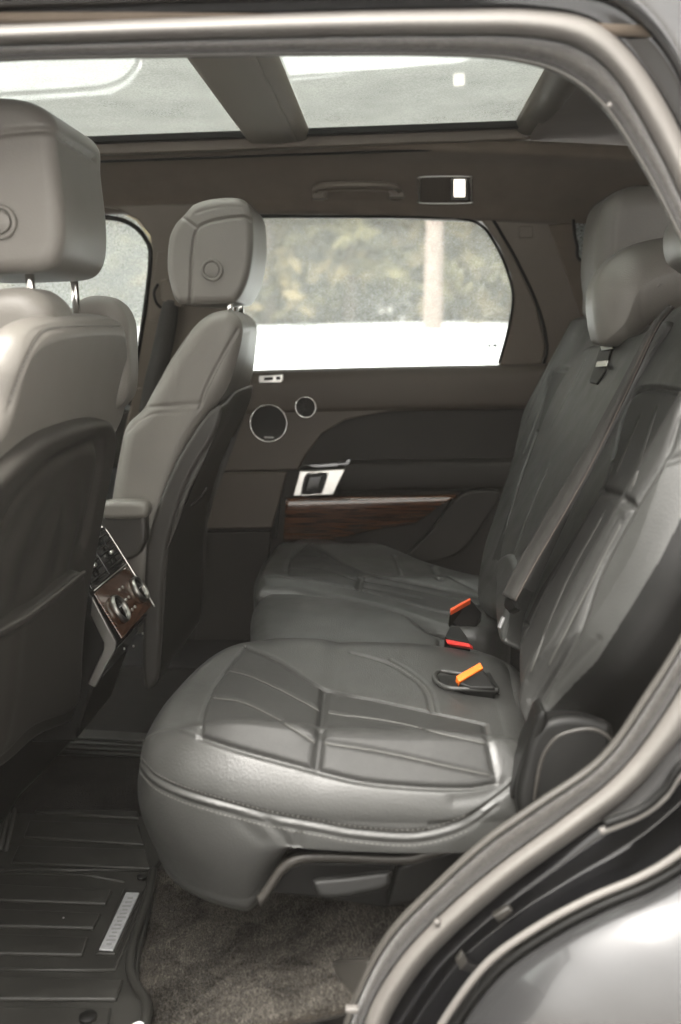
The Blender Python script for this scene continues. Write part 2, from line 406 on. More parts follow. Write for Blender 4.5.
def make_tree(seed, H, W, lm):
    rnd = random.Random(seed)
    t = empty('pine_tree', (0, 0, 0))
    tube('trunk', [V((0, 0, -.2)), V((.05, 0, H*.5)), V((0, 0, H*.97))], [.14, .09, .02], M['bark'], t)
    vs, fs = [], []
    for b in range(170):
        z = H*(.04+.94*rnd.random()**.9); r = W*(1-z/H)**.75*(.75+.4*rnd.random())+.1; a = rnd.random()*6.283
        for k in range(26):
            q = (k+rnd.random())/26; rr = r*q; dz = -.28*q*r+rnd.gauss(0, .07)
            p = V((math.cos(a)*rr+rnd.gauss(0, .09), math.sin(a)*rr+rnd.gauss(0, .09), z+dz)); s = .07+.06*rnd.random()
            u = V((rnd.gauss(0, 1), rnd.gauss(0, 1), rnd.gauss(0, .6))).normalized(); w = u.cross(V((rnd.random(), rnd.random(), rnd.random()))).normalized()
            i = len(vs); vs += [p-u*s*1.6, p+w*s*.7, p+u*s*1.6, p-w*s*.7]; fs.append((i, i+1, i+2, i+3))
    link('crown', vs, fs, lm, t, smooth=False, loc=V((0, 0, H*.5))); return t
trees = [make_tree(1, 8, 1.9, M['leaf'][0]), make_tree(2, 7, 2.1, M['leaf'][1]), make_tree(3, 9, 2.0, M['leaf'][2])]
rnd = random.Random(5); first = [True]*3; tn = 0
spots = []
for row, (yy, nn_, sp) in enumerate([(15.5, 12, 1.75), (18.5, 13, 1.9), (22, 14, 2.2)]):
    for i in range(nn_):
        spots.append(((i-nn_/2+.5)*sp+rnd.uniform(-.5, .5)-1.6, yy+rnd.uniform(-1, 1), row))
rowname = ['front row of the wood behind the snowfield', 'middle row of the wood', 'back row of the wood']
kinds = ['olive', 'brownish', 'dark green']
for (x, y, row) in spots:
    k = rnd.randrange(3); src = trees[k]
    if first[k]: t = src; first[k] = False
    else:
        t = src.copy(); C.objects.link(t)
        for ch in src.children: c_ = ch.copy(); C.objects.link(c_); c_.parent = t
    t.location = (x, y, hgt(x, y)); s = .85+.4*rnd.random(); t.scale = (s, s, s); t.rotation_euler.z = rnd.random()*6
    tag(t, f'{kinds[k]} evergreen in the {rowname[row]}', 'tree', 'evergreen trees beyond the snow')
# lone pale trunk in front of the wood
tt = empty('bare_tree', (P(433, 300, Y=13.2).x, 13.2, hgt(0, 13.2)), 'pale straight bare tree trunk standing alone in the snow before the evergreens', 'tree')
bx = tt.location.x; v = [V((bx, 13.2, hgt(0, 13.2)-.3)), V((bx+.01, 13.2, 3)), V((bx+.03, 13.2, 5)), V((bx+.1, 13.2, 9))]
tube('trunk', cr(v, 24), [.15-.004*i for i in range(24)], M['bark_pale'], tt, k=12)
g = []
for i in range(14):
    z = 4.3+i*.33; a = rnd.random()*6.28; L_ = .5+rnd.random()*.8
    g.append(tube_geo([V((bx+.05, 13.2, z)), V((bx+.05+math.cos(a)*L_*.5, 13.2+math.sin(a)*L_*.5, z+.25)), V((bx+.05+math.cos(a)*L_, 13.2+math.sin(a)*L_, z+.6))], [.03, .02, .008], 5))
v, f = join(*g); link('branches', v, f, M['bark_pale'], tt)

# ================================================================== CAR SHELL
car = empty('car', (0, 0, 0), 'black car with its outer skin greyed for sky reflection, seen through its open rear door opening, with panoramic roof', 'car')
# ---- headliner, far side strip
def strip(name, prof, x0, x1, m, nx=30, **kw):
    rows = [[V((x, y, z-(max(0, x-.1)**2)*.06)) for (y, z) in prof] for x in (x0, (x0+x1)/2, x1)]
    return loft(name, rows, nx, 40, m, car, **kw)
zt = P(300, 147, Y=.44).z; zb = P(300, 213, Y=.625).z
far_prof = [(.44, zt+.03), (.441, zt+.004), (.455, zt-.002), (.50, zt-.022), (.555, zt-.06), (.60, zb+.028), (.622, zb+.004), (.64, zb-.002), (.70, zb+.0)]
strip('headliner', far_prof, -1.7, 1.25, M['headliner'], thick=.012)
near_prof = [(-y, max(z, 1.37+.285*(1.9-y)+.012)) for y, z in far_prof]
strip('headliner', near_prof, -1.7, 1.25, M['headliner'], thick=-.012)
ZR = zt+.012
# sunroof surround: stepped frame along the far edge
e1 = P(300, 128.5, Y=.41).z
def bar(name, a, b, c, d, z0, z1, m, bev=.004, par=car, **kw):   # x0,x1,y0,y1
    v, f = box_geo(((a+b)/2, (c+d)/2, (z0+z1)/2), (b-a, d-c, z1-z0)); o = link(name, v, f, m, par, auto=35, **kw); bevel(o, bev); return o
RO = []
RO.append(bar('sunroof_frame', -1.5, .284, .405, .425, e1-.004, e1+.012, M['plastic'], .003))
RO.append(bar('sunroof_frame', -1.5, .30, .427, .452, P(300, 139, Y=.43).z-.006, e1+.03, M['taupe'], .004))
RO.append(tube('sunroof_frame', [V((-1.5, .447, P(300, 149, Y=.447).z)), V((.29, .447, P(300, 149, Y=.447).z))], .0028, M['plastic'], car, label='thin dark line of the sunroof surround'))
bar('sunroof_frame', -1.5, .30, -.452, -.41, e1-.012, e1+.03, M['taupe'], .004)
# roof rear part behind the glass
xr = P(522, 130, Y=.41).x
rows = [[V((x, y, e1-.004+.012*(1-(y/.45)**2)-max(0, x-.3)**2*.06)) for y in (-.53, -.3, 0, .3, .53)] for x in (xr+.02, xr+.06, .6, 1.25)]
loft('headliner', rows, 30, 20, M['headliner'], car, thick=-.02)
rows = [[V((x, y, z)) for y in (-.45, 0, .45)] for x, z in ((xr, e1+.03), (xr+.001, e1+.002), (xr+.03, e1-.006), (xr+.06, e1+.003))]
RO.append(loft('sunroof_frame', rows, 16, 6, M['taupe'], car, thick=-.012))
# cross beam between the two panes
bl, br_ = P(247, 134, Y=.41).x, P(304, 130, Y=.41).x
bl += .008; w = br_-bl
rows = [[V((x, y, z)) for y in (-.44, 0, .44)] for x, z in ((bl-.002, e1+.012), (bl, e1+.002), (bl+.008, e1-.001), (bl+w*.5, e1-.003), (bl+w*.74, e1-.001), (bl+w*.8, e1-.001), (bl+w*.84, e1+.004), (bl+w*.9, e1), (br_-.004, e1+.002), (br_, e1+.012))]
RO.append(loft('roof_beam', rows, 40, 6, M['beam'], car, thick=-.012))
RO.append(bar('roof_beam', br_-.016, br_+.004, -.43, .404, e1+.001, e1+.012, M['plastic'], .003, label='thin dark edge strip of the roof beam'))
# panes
pane_z = e1+.0125
RO.append(bar('sunroof_glass', -1.5, bl-.006, -.45, .45, pane_z, pane_z+.005, M['glass_roof'], 0, label='front roof pane, frosted, mirroring the front window', loc=V((0, 0, pane_z))))
RO.append(bar('sunroof_glass', br_+.006, xr+.05, -.45, .45, pane_z, pane_z+.005, M['glass_roof_rear'], 0, label='rear roof pane, evenly frosted', loc=V((0, 0, pane_z))))
for o in RO:
    wx = wloc(o).x
    for v_ in o.data.vertices: v_.co.z += (v_.co.x+wx-.28)*.024
# ice rails dark (things glimpsed on rear pane): roof outer skin
bar('roof_panel', -1.7, 1.3, .455, .74, pane_z+.02, pane_z+.05, M['paint'], .02)
bar('roof_panel', -1.7, 1.3, -.70, -.455, pane_z+.02, pane_z+.05, M['paint'], .02)
bar('roof_panel', xr+.055, 1.3, -.453, .453, pane_z+.004, pane_z+.05, M['paint'], .01)
# tailgate and rear closure, firewall/windscreen area
bar('tailgate', 1.25, 1.33, -.8, .8, .5, pane_z, M['plastic'], .02)
bar('load_floor', .45, 1.25, -.78, .78, .70, .74, M['carpet'], .01)
wsp = [V((-1.7, -.7, 1.80)), V((-1.7, .7, 1.80)), V((-2.3, .78, 1.25)), V((-2.3, -.78, 1.25))]
slab('windscreen', wsp, (-.004, 0, .004), M['glass_front'], car, 0)
bar('dashboard', -2.4, -1.75, -.76, .76, .5, 1.16, M['plastic'], .06)
# grab handle
hz = []
Yh = .573
def hp(x, y, Y=Yh): return P(x, y, Y=Y)
hg = tube_geo(cr([hp(318, 196, .582), hp(315, 189, .562), hp(322, 186, .540), hp(340, 184.5, .527), hp(375, 184.5, .527), hp(392, 186, .540), hp(399, 189, .562), hp(398, 196, .582)], 40), .0075, 10)
h1 = box_geo(hp(320, 195, .575), (.036, .02, .018)); h2 = box_geo(hp(396, 194, .575), (.036, .02, .018))
v, f = join(hg, h1, h2); o = link('grab_handle', v, f, M['taupe'], car); bevel(o, .003)
tube('grab_handle', cr([hp(313, 200, .575), hp(313, 192, .56), hp(318, 184, .545), hp(335, 181.5, .53), hp(385, 181.5, .53), hp(399, 185, .545), hp(403, 192, .56), hp(403, 200, .575), hp(390, 200, .575), hp(387, 191.5, .53), hp(327, 191.5, .53), hp(325, 200, .575), hp(313, 200, .575)], 90), .0009, M['taupe'], car, label='thin pale edge line of the grab handle recess')
# dome lamp
YH = lambda y, o=0: .524+(y-177)*.0019-o
fr = [hp(x, y, YH(y)) for x, y in [(422, 177), (468, 176.5), (471, 180), (471, 199), (468, 203), (422, 203), (419.5, 199), (419.5, 181)]]
o = slab('dome_lamp', fr, (0, .03, .01), M['lamp_base'], car, .002)
tube('lamp_rim', cr(fr, 70, True)+[cr(fr, 70, True)[0]], .0017, M['satin'], o)
ln = [hp(x, y, YH(y, .003)) for x, y in [(451, 179), (467, 179), (468, 200), (451, 200)]]
slab('lamp_housing', ln, (0, .006, .002), M['satin'], o, .001)
ln = [hp(x, y, YH(y, .006)) for x, y in [(454, 180), (465, 180), (465, 197), (454, 197)]]
slab('lamp_lens', ln, (0, .005, .002), M['lamp'], o, .001)

# ---- far side pillars
def YW(z): return .735-.27*(z-1.30)                      # tumblehome: side leans inward with height
WPn = V((0, 1, .27)); WPp = V((0, .735, 1.30))
def W(x, y, off=0): return PL(x, y, WPp+V((0, off, 0)), WPn)
def wslab(name, pl, off, th, m, par, bev=.004, sm=0, **kw): return slab(name, [W(x, y, off) for x, y in pl], (0, th, .0), m, par, bev, sm, **kw)
# B pillar
bp = wslab('b_pillar', [(166, 204), (236, 204), (238, 450), (120, 450), (130, 405), (137, 370), (147, 310), (153, 255), (150, 235), (138, 220), (118, 209), (100, 206)], -.025, .06, M['taupe'], car, .006)
wslab('pillar_cover', [(157, 252), (168, 250), (173, 320), (160, 322), (148, 320), (152, 285)], -.036, .012, M['taupe'], bp, .003)
wslab('pillar_cover', [(133, 388), (160, 388), (160, 450), (124, 450)], -.036, .012, M['taupe'], bp, .003)
# C pillar
cp = wslab('c_pillar', [(490, 213), (600, 213), (600, 420), (545, 420), (541, 372), (546, 346), (537, 306), (517, 262), (500, 232)], .0, .06, M['taupe'], car, .006)
wslab('pillar_cover', [(519, 226), (533, 226), (533, 238), (519, 238)], -.004, .006, M['taupe'], cp, .002)
wslab('pillar_cover', [(548, 225), (576, 222), (578, 255), (592, 300), (592, 360), (586, 330), (570, 285)], -.014, .012, M['headliner'], cp, .004)
# quarter window seen past the far headrest
qo = [(575, 216), (590, 214), (650, 216), (650, 262), (585, 262), (577, 245), (574, 228)]
wslab('quarter_window', qo, -.016, .004, M['glass_front'], car, 0, 60)
tube('window_seal', cr([W(x, y, -.019) for x, y in qo], 70, True), .004, M['plastic'], car)
bar('quarter_trim', .62, 1.25, .66, .80, .7, 1.86, M['taupe'], .02)

# ---- far rear door
rd = empty('rear_door', (0, .74, 1.0)); rd.parent = car
Yd = .70
def D(x, y, Y=Yd): return P(x, y, Y=Y)
def dslab(name, pl, Y, th, m, bev=.004, sm=0, par=rd, **kw): return slab(name, [P(x, y, Y=Y) for x, y in pl], (0, th, 0), m, par, bev, sm, **kw)
glass_o = [(180, 213), (300, 214), (455, 216), (480, 224), (497, 246), (509, 275), (514, 300), (509, 330), (499, 372), (180, 380)]
wslab('window_glass', glass_o, .022, .004, M['glass_door'], rd, 0, label='wet speckled side window glass')
fo = [(452, 212), (482, 221), (499, 245), (511, 275), (514, 300), (509, 330), (500, 361), (499, 373), (540, 373), (546, 346), (537, 306), (517, 262), (500, 232), (488, 210)]
wslab('window_frame', fo, -.006, .05, M['taupe'], rd, .006)
tube('window_seal', [W(x, y, -.006) for x, y in [(236, 217), (300, 216.5), (455, 217)]]+cr([W(x, y, -.006) for x, y in [(455, 217), (480, 224.5), (497, 247), (509, 276), (513, 300), (508, 330), (499, 363)]], 40), .0035, M['plastic'], rd)
wslab('window_frame', [(225, 205), (500, 205), (500, 216), (225, 216)], .012, .05, M['plastic'], rd, .003)
# window channel divider between door frame and C pillar (dark gap)
tube('door_gap_seal', cr([W(x, y, -.004) for x, y in [(489, 213), (501, 233), (518, 263), (538, 307), (547, 346), (542, 372), (543, 400)]], 50), .004, M['plastic'], rd)
# upper roll of the door
def drow(x, pairs): return [P(x, y, Y=Y) for y, Y in pairs]
rows = []
for x, dy in [(195, 4), (240, 3.5), (300, 2), (400, -.5), (480, -2), (532, -3), (552, -4)]:
    rows.append(drow(x, [(367+dy, .735), (367.5+dy, .712), (370+dy, .694), (376+dy, .683), (386+dy, .680), (400+dy, .684), (409+dy, .692), (413+dy, .715)]))
loft('upper_trim', rows, 50, 40, M['taupe_lea'], rd, thick=.01)
# main panel
dslab('door_panel', [(190, 404), (556, 402), (560, 470), (560, 640), (150, 640), (160, 520)], .706, .05, M['dark_lea'], .004)
# flat brown field around the speakers, with its curved border
dslab('speaker_panel', [(214, 406), (540, 403), (540, 406), (440, 408), (385, 412), (345, 420), (322, 434), (306, 455), (298, 470), (190, 472), (200, 440)], .696, .02, M['taupe_lea'], .004)
# recessed darker insert with soft edge: armrest roll below
rows = []
for x, dy in [(338, 2), (370, 1), (420, 0), (480, -1), (525, -2)]:
    rows.append(drow(x, [(459+dy, .703), (460+dy, .690), (463+dy, .672), (468+dy, .664), (478+dy, .662), (488+dy, .668), (491+dy, .69)]))
loft('armrest', rows, 40, 30, M['dark_lea'], rd, thick=.01)
dslab('handle_trim', [(301, 465), (345, 462), (347, 459), (352, 459), (348, 466), (318, 468)], .672, .02, M['glossblack'], .002)
# handle
dslab('handle_plate', [(300, 471), (345, 469.5), (333, 495), (293, 496)], .652, .02, M['satin'], .002)
dslab('handle_cup', [(306, 474), (325, 472.5), (328, 474.5), (322, 492), (319, 494), (303, 495), (301, 493)], .6495, .01, M['plastic'], .002)
rim = cr(px3([(307, 474), (326, 472.5), (327.5, 475), (322, 492), (319.5, 494), (303, 495), (301.5, 492)], Y=.648), 50, True); rim.append(rim[0])
tube('handle_rim', rim, .0016, M['chrome'], rd)
dslab('handle_lever', [(309, 477), (322, 476), (318, 490), (305, 491)], .6485, .006, M['glossblack'], .002)
# wood inlay
rows = []
for x0, x1, k in [(286, 283, 0), (300, 292, 0), (350, 330, 0), (400, 375, 0), (457, 415, 0)]:
    t = (x0-286)/171; h0 = 497-3*t; b0 = 540 if x0 < 400 else (530 if x0 < 450 else 524)
    rows.append([P(x0, h0, Y=.672), P(x0+(x1-x0)*.1, h0+4, Y=.655), P(x0+(x1-x0)*.4, h0+.4*(b0-h0), Y=.658), P(x1, b0, Y=.69)])
loft('wood_inlay', rows, 60, 24, M['wood'], rd, thick=.008)
tube('wood_trim_line', cr(px3([(287, 496), (350, 493.5), (420, 492.5), (458, 493)], Y=.661), 30), .0008, M['plastic'], rd)
dslab('lock_button', [(271, 500), (281, 498), (276, 540), (268, 538)], .690, .02, M['plastic'], .003)
# map pocket and lower panels
dslab('lower_panel', [(220, 473), (287, 472), (272, 528), (206, 529)], .680, .02, M['taupe_lea'], .004, label='upper of the two soft panels ahead of the handle')
dslab('lower_panel', [(204, 532), (271, 531), (262, 640), (195, 640)], .682, .02, M['dark_lea'], .004, label='lower of the two soft panels ahead of the handle')
rows = [[P(x, y+dy, Y=Y) for x, y, Y in [(440, 0, .690), (448, 2, .660), (462, 10, .655), (480, 30, .69)]] for dy in (0, 0)]
dslab('pull_cup', [(461, 495), (500, 492), (486, 520), (455, 556), (405, 562), (432, 530)], .664, .04, M['dark_lea'], .012, 40)
# speakers
sp = P(269, 423, Y=.690)
v, f = ring_geo(sp, (0, -1, 0), .050, .0045, .010); link('speaker_ring', v, f, M['chrome'], rd)
v, f = disc_geo(sp, (0, -1, 0), .0465, .004); link('speaker_grille', v, f, M['grille'], rd)
text('speaker_badge', 'MERIDIAN', .0055, P(269, 438, Y=.684), (math.pi/2, 0, 0), M['satin'], rd)
sp = P(306, 407, Y=.684)
v, f = ring_geo(sp, (0, -1, 0), .0285, .0045, .010); link('tweeter_ring', v, f, M['chrome'], rd)
v, f = disc_geo(sp, (0, -1, 0), .025, .004); link('tweeter_grille', v, f, M['grille'], rd)
v, f = join(*[tube_geo([sp+V((math.cos(a)*.005, -.005, math.sin(a)*.005)), sp+V((math.cos(a)*.022, -.005, math.sin(a)*.022))], .0008, 5) for a in [k*math.pi/6 for k in range(12)]])
link('tweeter_spokes', v, f, M['shell'], rd)
# window switch plate on top of the roll
dslab('window_switch', [(259, 376), (283, 374.5), (283, 380), (281, 382.5), (259, 383)], .676, .01, M['satin'], .0015)
dslab('switch_key', [(264, 377.5), (273, 377), (273, 380), (264, 380.5)], .6745, .004, M['plastic'], .001)
dslab('switch_key', [(276, 376.5), (280.5, 376.5), (280.5, 380), (276, 380)], .6745, .004, M['plastic'], .001)
# etched marks on the glass
g = []
for (x0, x1, y, hh) in [(487, 498, 351, 1.1), (487, 498, 354.5, 1.1), (488, 491, 344, 3), (493, 497, 344, 3), (487, 490, 339.5, 1), (493, 498, 339.5, 1)]:
    a, b = W(x0, y, .015), W(x1, y+hh, .015); g.append(box_geo((a+b)/2, (abs(b.x-a.x), .0008, abs(a.z-b.z))))
v, f = join(*g); link('glass_marking', v, f, M['mark'], rd, smooth=False)
# ---- far front door
fd = empty('front_door', (-1.1, .76, 1.0)); fd.parent = car
wslab('window_glass', [(-150, 213), (60, 212), (118, 212), (136, 221), (148, 237), (151, 258), (146, 310), (136, 372), (131, 410), (-150, 425)], .03, .004, M['glass_front'], fd, 0)
tube('window_seal', cr([W(x, y, -.022) for x, y in [(-60, 218), (60, 217), (112, 218), (134, 226), (147, 241), (150.5, 258), (145, 310), (135, 372), (130, 405)]], 60), .006, M['plastic'], fd)
wslab('door_panel', [(-200, 425), (150, 410), (150, 760), (-200, 760)], -.01, .06, M['dark_lea'], fd, .01)
# outer skin of the far side, blocks the daylight below the windows
bar('body_side', -2.3, 1.3, .80, .84, .3, 1.27, M['paint'], .01)
bar('body_side', -2.3, 1.3, -.93, -.90, .2, .50, M['paint'], .01, label='rocker panel below the open door')

bar('front_door_panel', -2.3, -.86, -.90, -.80, .45, 1.24, M['paint'], .03)
bar('b_pillar', -.90, -.74, -.86, -.76, .45, 1.80, M['plastic'], .02)
# open rear door on the near side, swung out ahead of the opening
hx, hy = -.86, -.90; A_ = math.radians(-100); du = V((math.cos(A_), math.sin(A_), 0)); dn = V((-du.y, du.x, 0))
def OD(u, z, o=0): return V((hx, hy, 0))+du*u+V((0, 0, z))+dn*o
od = empty('rear_door', (hx, hy, .9)); od.parent = car; od['label'] = 'open rear door on the near side, mostly outside the picture'
slab('door_panel', [OD(u, z) for u, z in [(0, .42), (.55, .42), (.75, .60), (.92, .85), (.95, 1.22), (0, 1.20)]], dn*.11, M['dark_lea'], od, .02)
slab('door_skin', [OD(u, z, -.03) for u, z in [(0, .40), (.56, .40), (.77, .59), (.94, .85), (.97, 1.22), (0, 1.20)]], dn*.028, M['paint'], od, .01)
slab('window_glass', [OD(u, z, .03) for u, z in [(.02, 1.19), (.93, 1.2), (.80, 1.55), (.62, 1.64), (.02, 1.64)]], dn*.004, M['glass_door'], od, 0)
tube('window_frame', cr([OD(.0, 1.2, .04), OD(.0, 1.45, .04), OD(0, 1.66, .04), OD(.35, 1.68, .04), OD(.64, 1.66, .04), OD(.83, 1.56, .04), OD(.97, 1.2, .04)], 60), .028, M['taupe'], od, 10)
# ---- floor
def gridsurf(name, X, Y, fn, m, par, thick=0, **kw):
    vs = [V((x, y, fn(x, y))) for x in X for y in Y]; n = len(Y)
    fs = [(i*n+j, (i+1)*n+j, (i+1)*n+j+1, i*n+j+1) for i in range(len(X)-1) for j in range(n-1)]
    o = link(name, vs, fs, m, par, **kw)
    if thick: s = o.modifiers.new('solid', 'SOLIDIFY'); s.thickness = thick; s.offset = -1
    return o
def sm(a, b, x): t = min(1, max(0, (x-a)/(b-a))); return t*t*(3-2*t)
def floorz(x, y):
    z = .445+.17*sm(-.36, .10, x)+.10*sm(.05, .3, x)
    z += .012*math.sin(x*23+y*9)*sm(-.38, -.2, x)
    z += .05*sm(.17, .06, abs(y))*sm(-.25, -.45, x)
    return z
gridsurf('floor_carpet', [-2.2+.02*i for i in range(88)], [-.80+.02*i for i in range(81)], floorz, M['dark_carpet'], car, .01)
gridsurf('seat_riser_carpet', [-.46+.01*i for i in range(90)], [-.80+.02*i for i in range(81)], floorz, M['carpet'], car, .01)
# sill trim wedge, front lower corner of the opening
a_, b_, c_, d_, e_, f_ = [P(x, y, Y=Y) for x, y, Y in [(333, 961, -.70), (370, 959, -.775), (352, 1011, -.80), (345, 1011, -.765), (338, 1070, -.80), (296, 1070, -.70)]]
dn_ = V((0, .05, -.03))
vs = [a_, b_, c_, d_, e_, f_]+[q+dn_ for q in (a_, b_, c_, d_, e_, f_)]
o = link('sill_trim', vs, [(0, 1, 2, 3), (0, 3, 4, 5), (6, 9, 8, 7), (6, 11, 10, 9), (0, 6, 7, 1), (1, 7, 8, 2), (2, 8, 9, 3), (3, 9, 10, 4), (4, 10, 11, 5), (5, 11, 6, 0)], M['shell'], car, auto=30); bevel(o, .004)
# short carpet pile on the riser under the seat
rp_ = np.random.RandomState(3); nb_ = 90000
X_ = rp_.uniform(-.43, .08, nb_); Y_ = rp_.uniform(-.80, -.30, nb_); cv_, cf_ = [], []
ang = rp_.uniform(0, 6.283, nb_); lx, ly = rp_.normal(0, .0022, nb_), rp_.normal(0, .0022, nb_); hh_ = rp_.uniform(.003, .0065, nb_)
for q in range(nb_):
    x, y = X_[q], Y_[q]; z = floorz(x, y); cx_, sx_ = math.cos(ang[q])*.0007, math.sin(ang[q])*.0007
    lean = math.sin(x*31+y*17+2*math.sin(y*23))*.002
    cv_ += [(x-cx_, y-sx_, z-.001), (x+cx_, y+sx_, z-.001), (x+lx[q]+lean, y+ly[q], z+hh_[q])]; cf_.append((3*q, 3*q+1, 3*q+2))
me = bpy.data.meshes.new('carpet_pile'); me.from_pydata(cv_, [], cf_); me.materials.append(M['pile']); po_ = bpy.data.objects.new('carpet_pile', me); C.objects.link(po_); po_.parent = car
# near side lower body/sill box
bar('door_sill', -1.2, -.02, -.90, -.80, .25, .475, M['shell'], .02)

# ---- near door aperture: seal swept round the opening
st = [ # inner, lip, velour outer, bulb outer, dark outer
 [(-130, 74), (-130, 70), (-130, 52), (-130, 28), (-130, 10)],
 [(0, 62), (0, 59), (0, 46), (0, 24), (0, 8)],
 [(170, 58), (170, 54.5), (170, 41), (170, 17), (170, 3)],
 [(340, 56), (340, 52.5), (340, 37), (340, 11), (340, -2)],
 [(450, 57), (450, 53.5), (450, 36), (450, 9), (450, -5)],
 [(515, 62), (517, 58), (522, 37), (528, 9), (532, -8)],
 [(563, 77), (566, 73), (575, 47), (590, 19), (598, -2)],
 [(602, 108), (606, 105), (614, 77), (628, 49), (640, 24)],
 [(636, 158), (640, 156), (647, 130), (661, 95), (674, 68)],
 [(667, 215), (671, 213), (678, 192), (692, 156), (702, 130)],
 [(700, 290), (704, 289), (712, 275), (730, 245), (742, 220)],
 [(727, 400), (731, 400), (742, 400), (768, 400), (782, 400)],
 [(722, 530), (727, 531), (742, 536), (768, 546), (782, 550)],
 [(690, 618), (695, 621), (708, 634), (732, 658), (744, 668)],
 [(640, 700), (646, 704), (662, 716), (686, 737), (700, 750)],
 [(598, 757), (602, 763), (615, 775), (636, 795), (646, 806)],
 [(536, 801), (540, 807), (556, 822), (577, 838), (586, 848)],
 [(485, 837), (489, 843), (504, 860), (522, 877), (531, 888)],
 [(433, 884), (437, 890), (450, 905), (469, 921), (477, 930)],
 [(385, 935), (389, 941), (402, 955), (422, 969), (431, 977)],
 [(352, 1000), (357, 1003), (368, 1010), (389, 1022), (398, 1028)],
 [(330, 1070), (336, 1073), (348, 1078), (368, 1086), (378, 1090)],
]
def yA(py): return -.70-.11*sm(60, 620, py)      # opening leans inward towards the roof
def sweep(name, fn, m, n=160, nv=24, **kw):
    rows = [fn(r) for r in st]; return loft(name, rows, n, nv, m, car, **kw)
def Q(r, i, dy, j=None, t=0):
    x, y = r[i]
    if j is not None: x += (r[j][0]-x)*t; y += (r[j][1]-y)*t
    return P(x, y, Y=yA(r[0][1])+dy)
sweep('aperture_trim', lambda r: [Q(r, 0, .10), Q(r, 0, .05), Q(r, 0, .012), Q(r, 0, 0), Q(r, 1, -.005), Q(r, 1, 0)], M['lip'])
sweep('velour_strip', lambda r: [Q(r, 1, .004), Q(r, 1, -.004, 2, .15), Q(r, 1, -.010, 2, .5), Q(r, 1, -.006, 2, .85), Q(r, 2, .004)], M['velour'])
sweep('door_seal', lambda r: [Q(r, 2, .010), Q(r, 2, -.006, 3, .05), Q(r, 2, -.018, 3, .28), Q(r, 2, -.022, 3, .55), Q(r, 2, -.014, 3, .85), Q(r, 3, .004), Q(r, 3, .03)], M['seal'], nv=36)
sweep('door_jamb', lambda r: [Q(r, 3, .02), Q(r, 3, .012), Q(r, 4, .006), Q(r, 4, -.004)], M['jamb'])
# outer skin above and behind the opening (roof rail and pillar)
def outer(r, k, dy):
    (x0, y0), (x1, y1) = r[3], r[4]; d = math.hypot(x1-x0, y1-y0); ux, uy = (x1-x0)/d, (y1-y0)/d
    return P(x1+ux*k, y1+uy*k, Y=yA(r[0][1])+dy)
rows = [[outer(r, 0, -.002), outer(r, 3, -.012), outer(r, 14, -.02), outer(r, 45, -.012), outer(r, 110, .05), outer(r, 130, .12)] for r in st[:12]]
loft('pillar_skin', rows, 90, 24, M['paint'], car)
# bright painted shoulder right of the seal
sh = [(646, 806), (628, 806), (610, 824), (640, 812), (664, 786), (700, 748), (745, 700), (745, 640), (715, 690), (690, 730), (665, 765)]
sh = [(606, 822), (648, 776), (690, 720), (740, 655), (790, 640), (790, 700), (735, 742), (690, 764), (668, 790), (640, 808), (618, 818)]
rows = [[P(*a, Y=-.80), P((a[0]+b[0])/2, (a[1]+b[1])/2, Y=-.845), P(*b, Y=-.87)] for a, b in [((600, 818), (606, 822)), ((622, 797), (636, 810)), ((642, 775), (664, 788)), ((660, 750), (690, 762)), ((690, 712), (740, 735)), ((730, 655), (800, 690))]]
loft('painted_flange', rows, 40, 12, M['paint'], car, thick=.004)
tube('flange_moulding', cr(px3([(600, 832), (640, 815), (664, 797), (686, 770), (740, 752)], Y=-.872), 40), .0045, M['seal'], car)
tube('flange_moulding', cr(px3([(604, 824), (640, 810), (664, 790), (684, 764), (740, 742)], Y=-.874), 40), .005, M['plastic'], car)
# wheel-arch shoulder: black jamb gutter, bright lip, big fender with sky sheen in its grey
lip = [(400, 1110), (425, 1060), (446, 1018), (487, 964), (538, 927), (590, 899), (641, 877), (683, 851), (740, 800), (800, 735)]
inn = [(352, 1110), (372, 1060), (400, 1015), (440, 960), (500, 905), (552, 866), (598, 832), (640, 800), (700, 745), (760, 690)]
rows = []
for i in range(len(lip)):
    (x0, y0), (x1, y1) = inn[i], lip[i]
    f_ = lambda t: (x0+(x1-x0)*t, y0+(y1-y0)*t)
    rows.append([P(*f_(-.3), Y=-.80), P(*f_(.1), Y=-.82), P(*f_(.45), Y=-.815), P(*f_(.8), Y=-.85), P(*f_(.97), Y=-.872), P(*f_(1.0), Y=-.885)])
loft('wheelhouse_jamb', rows, 90, 30, M['jamb'], car)
tube('fender_lip', cr([P(x, y, Y=-.888) for x, y in lip], 80), .0050, M['seal'], car)
tube('fender_lip', cr([P(x+9, y+8, Y=-.902) for x, y in lip], 80), .0045, M['plastic'], car, label='thin dark groove along the fender edge')
rows = []
for i, (x, y) in enumerate(lip):
    rows.append([P(x+8, y+9, Y=-.885), P(x+13, y+13, Y=-.904), P(x+24, y+24, Y=-.925), P(x+70, y+70, Y=-.965), P(x+150, y+150, Y=-1.005), P(x+260, y+260, Y=-1.03), P(x+480, y+500, Y=-1.02)])
loft('rear_fender', rows, 90, 50, M['paint'], car)
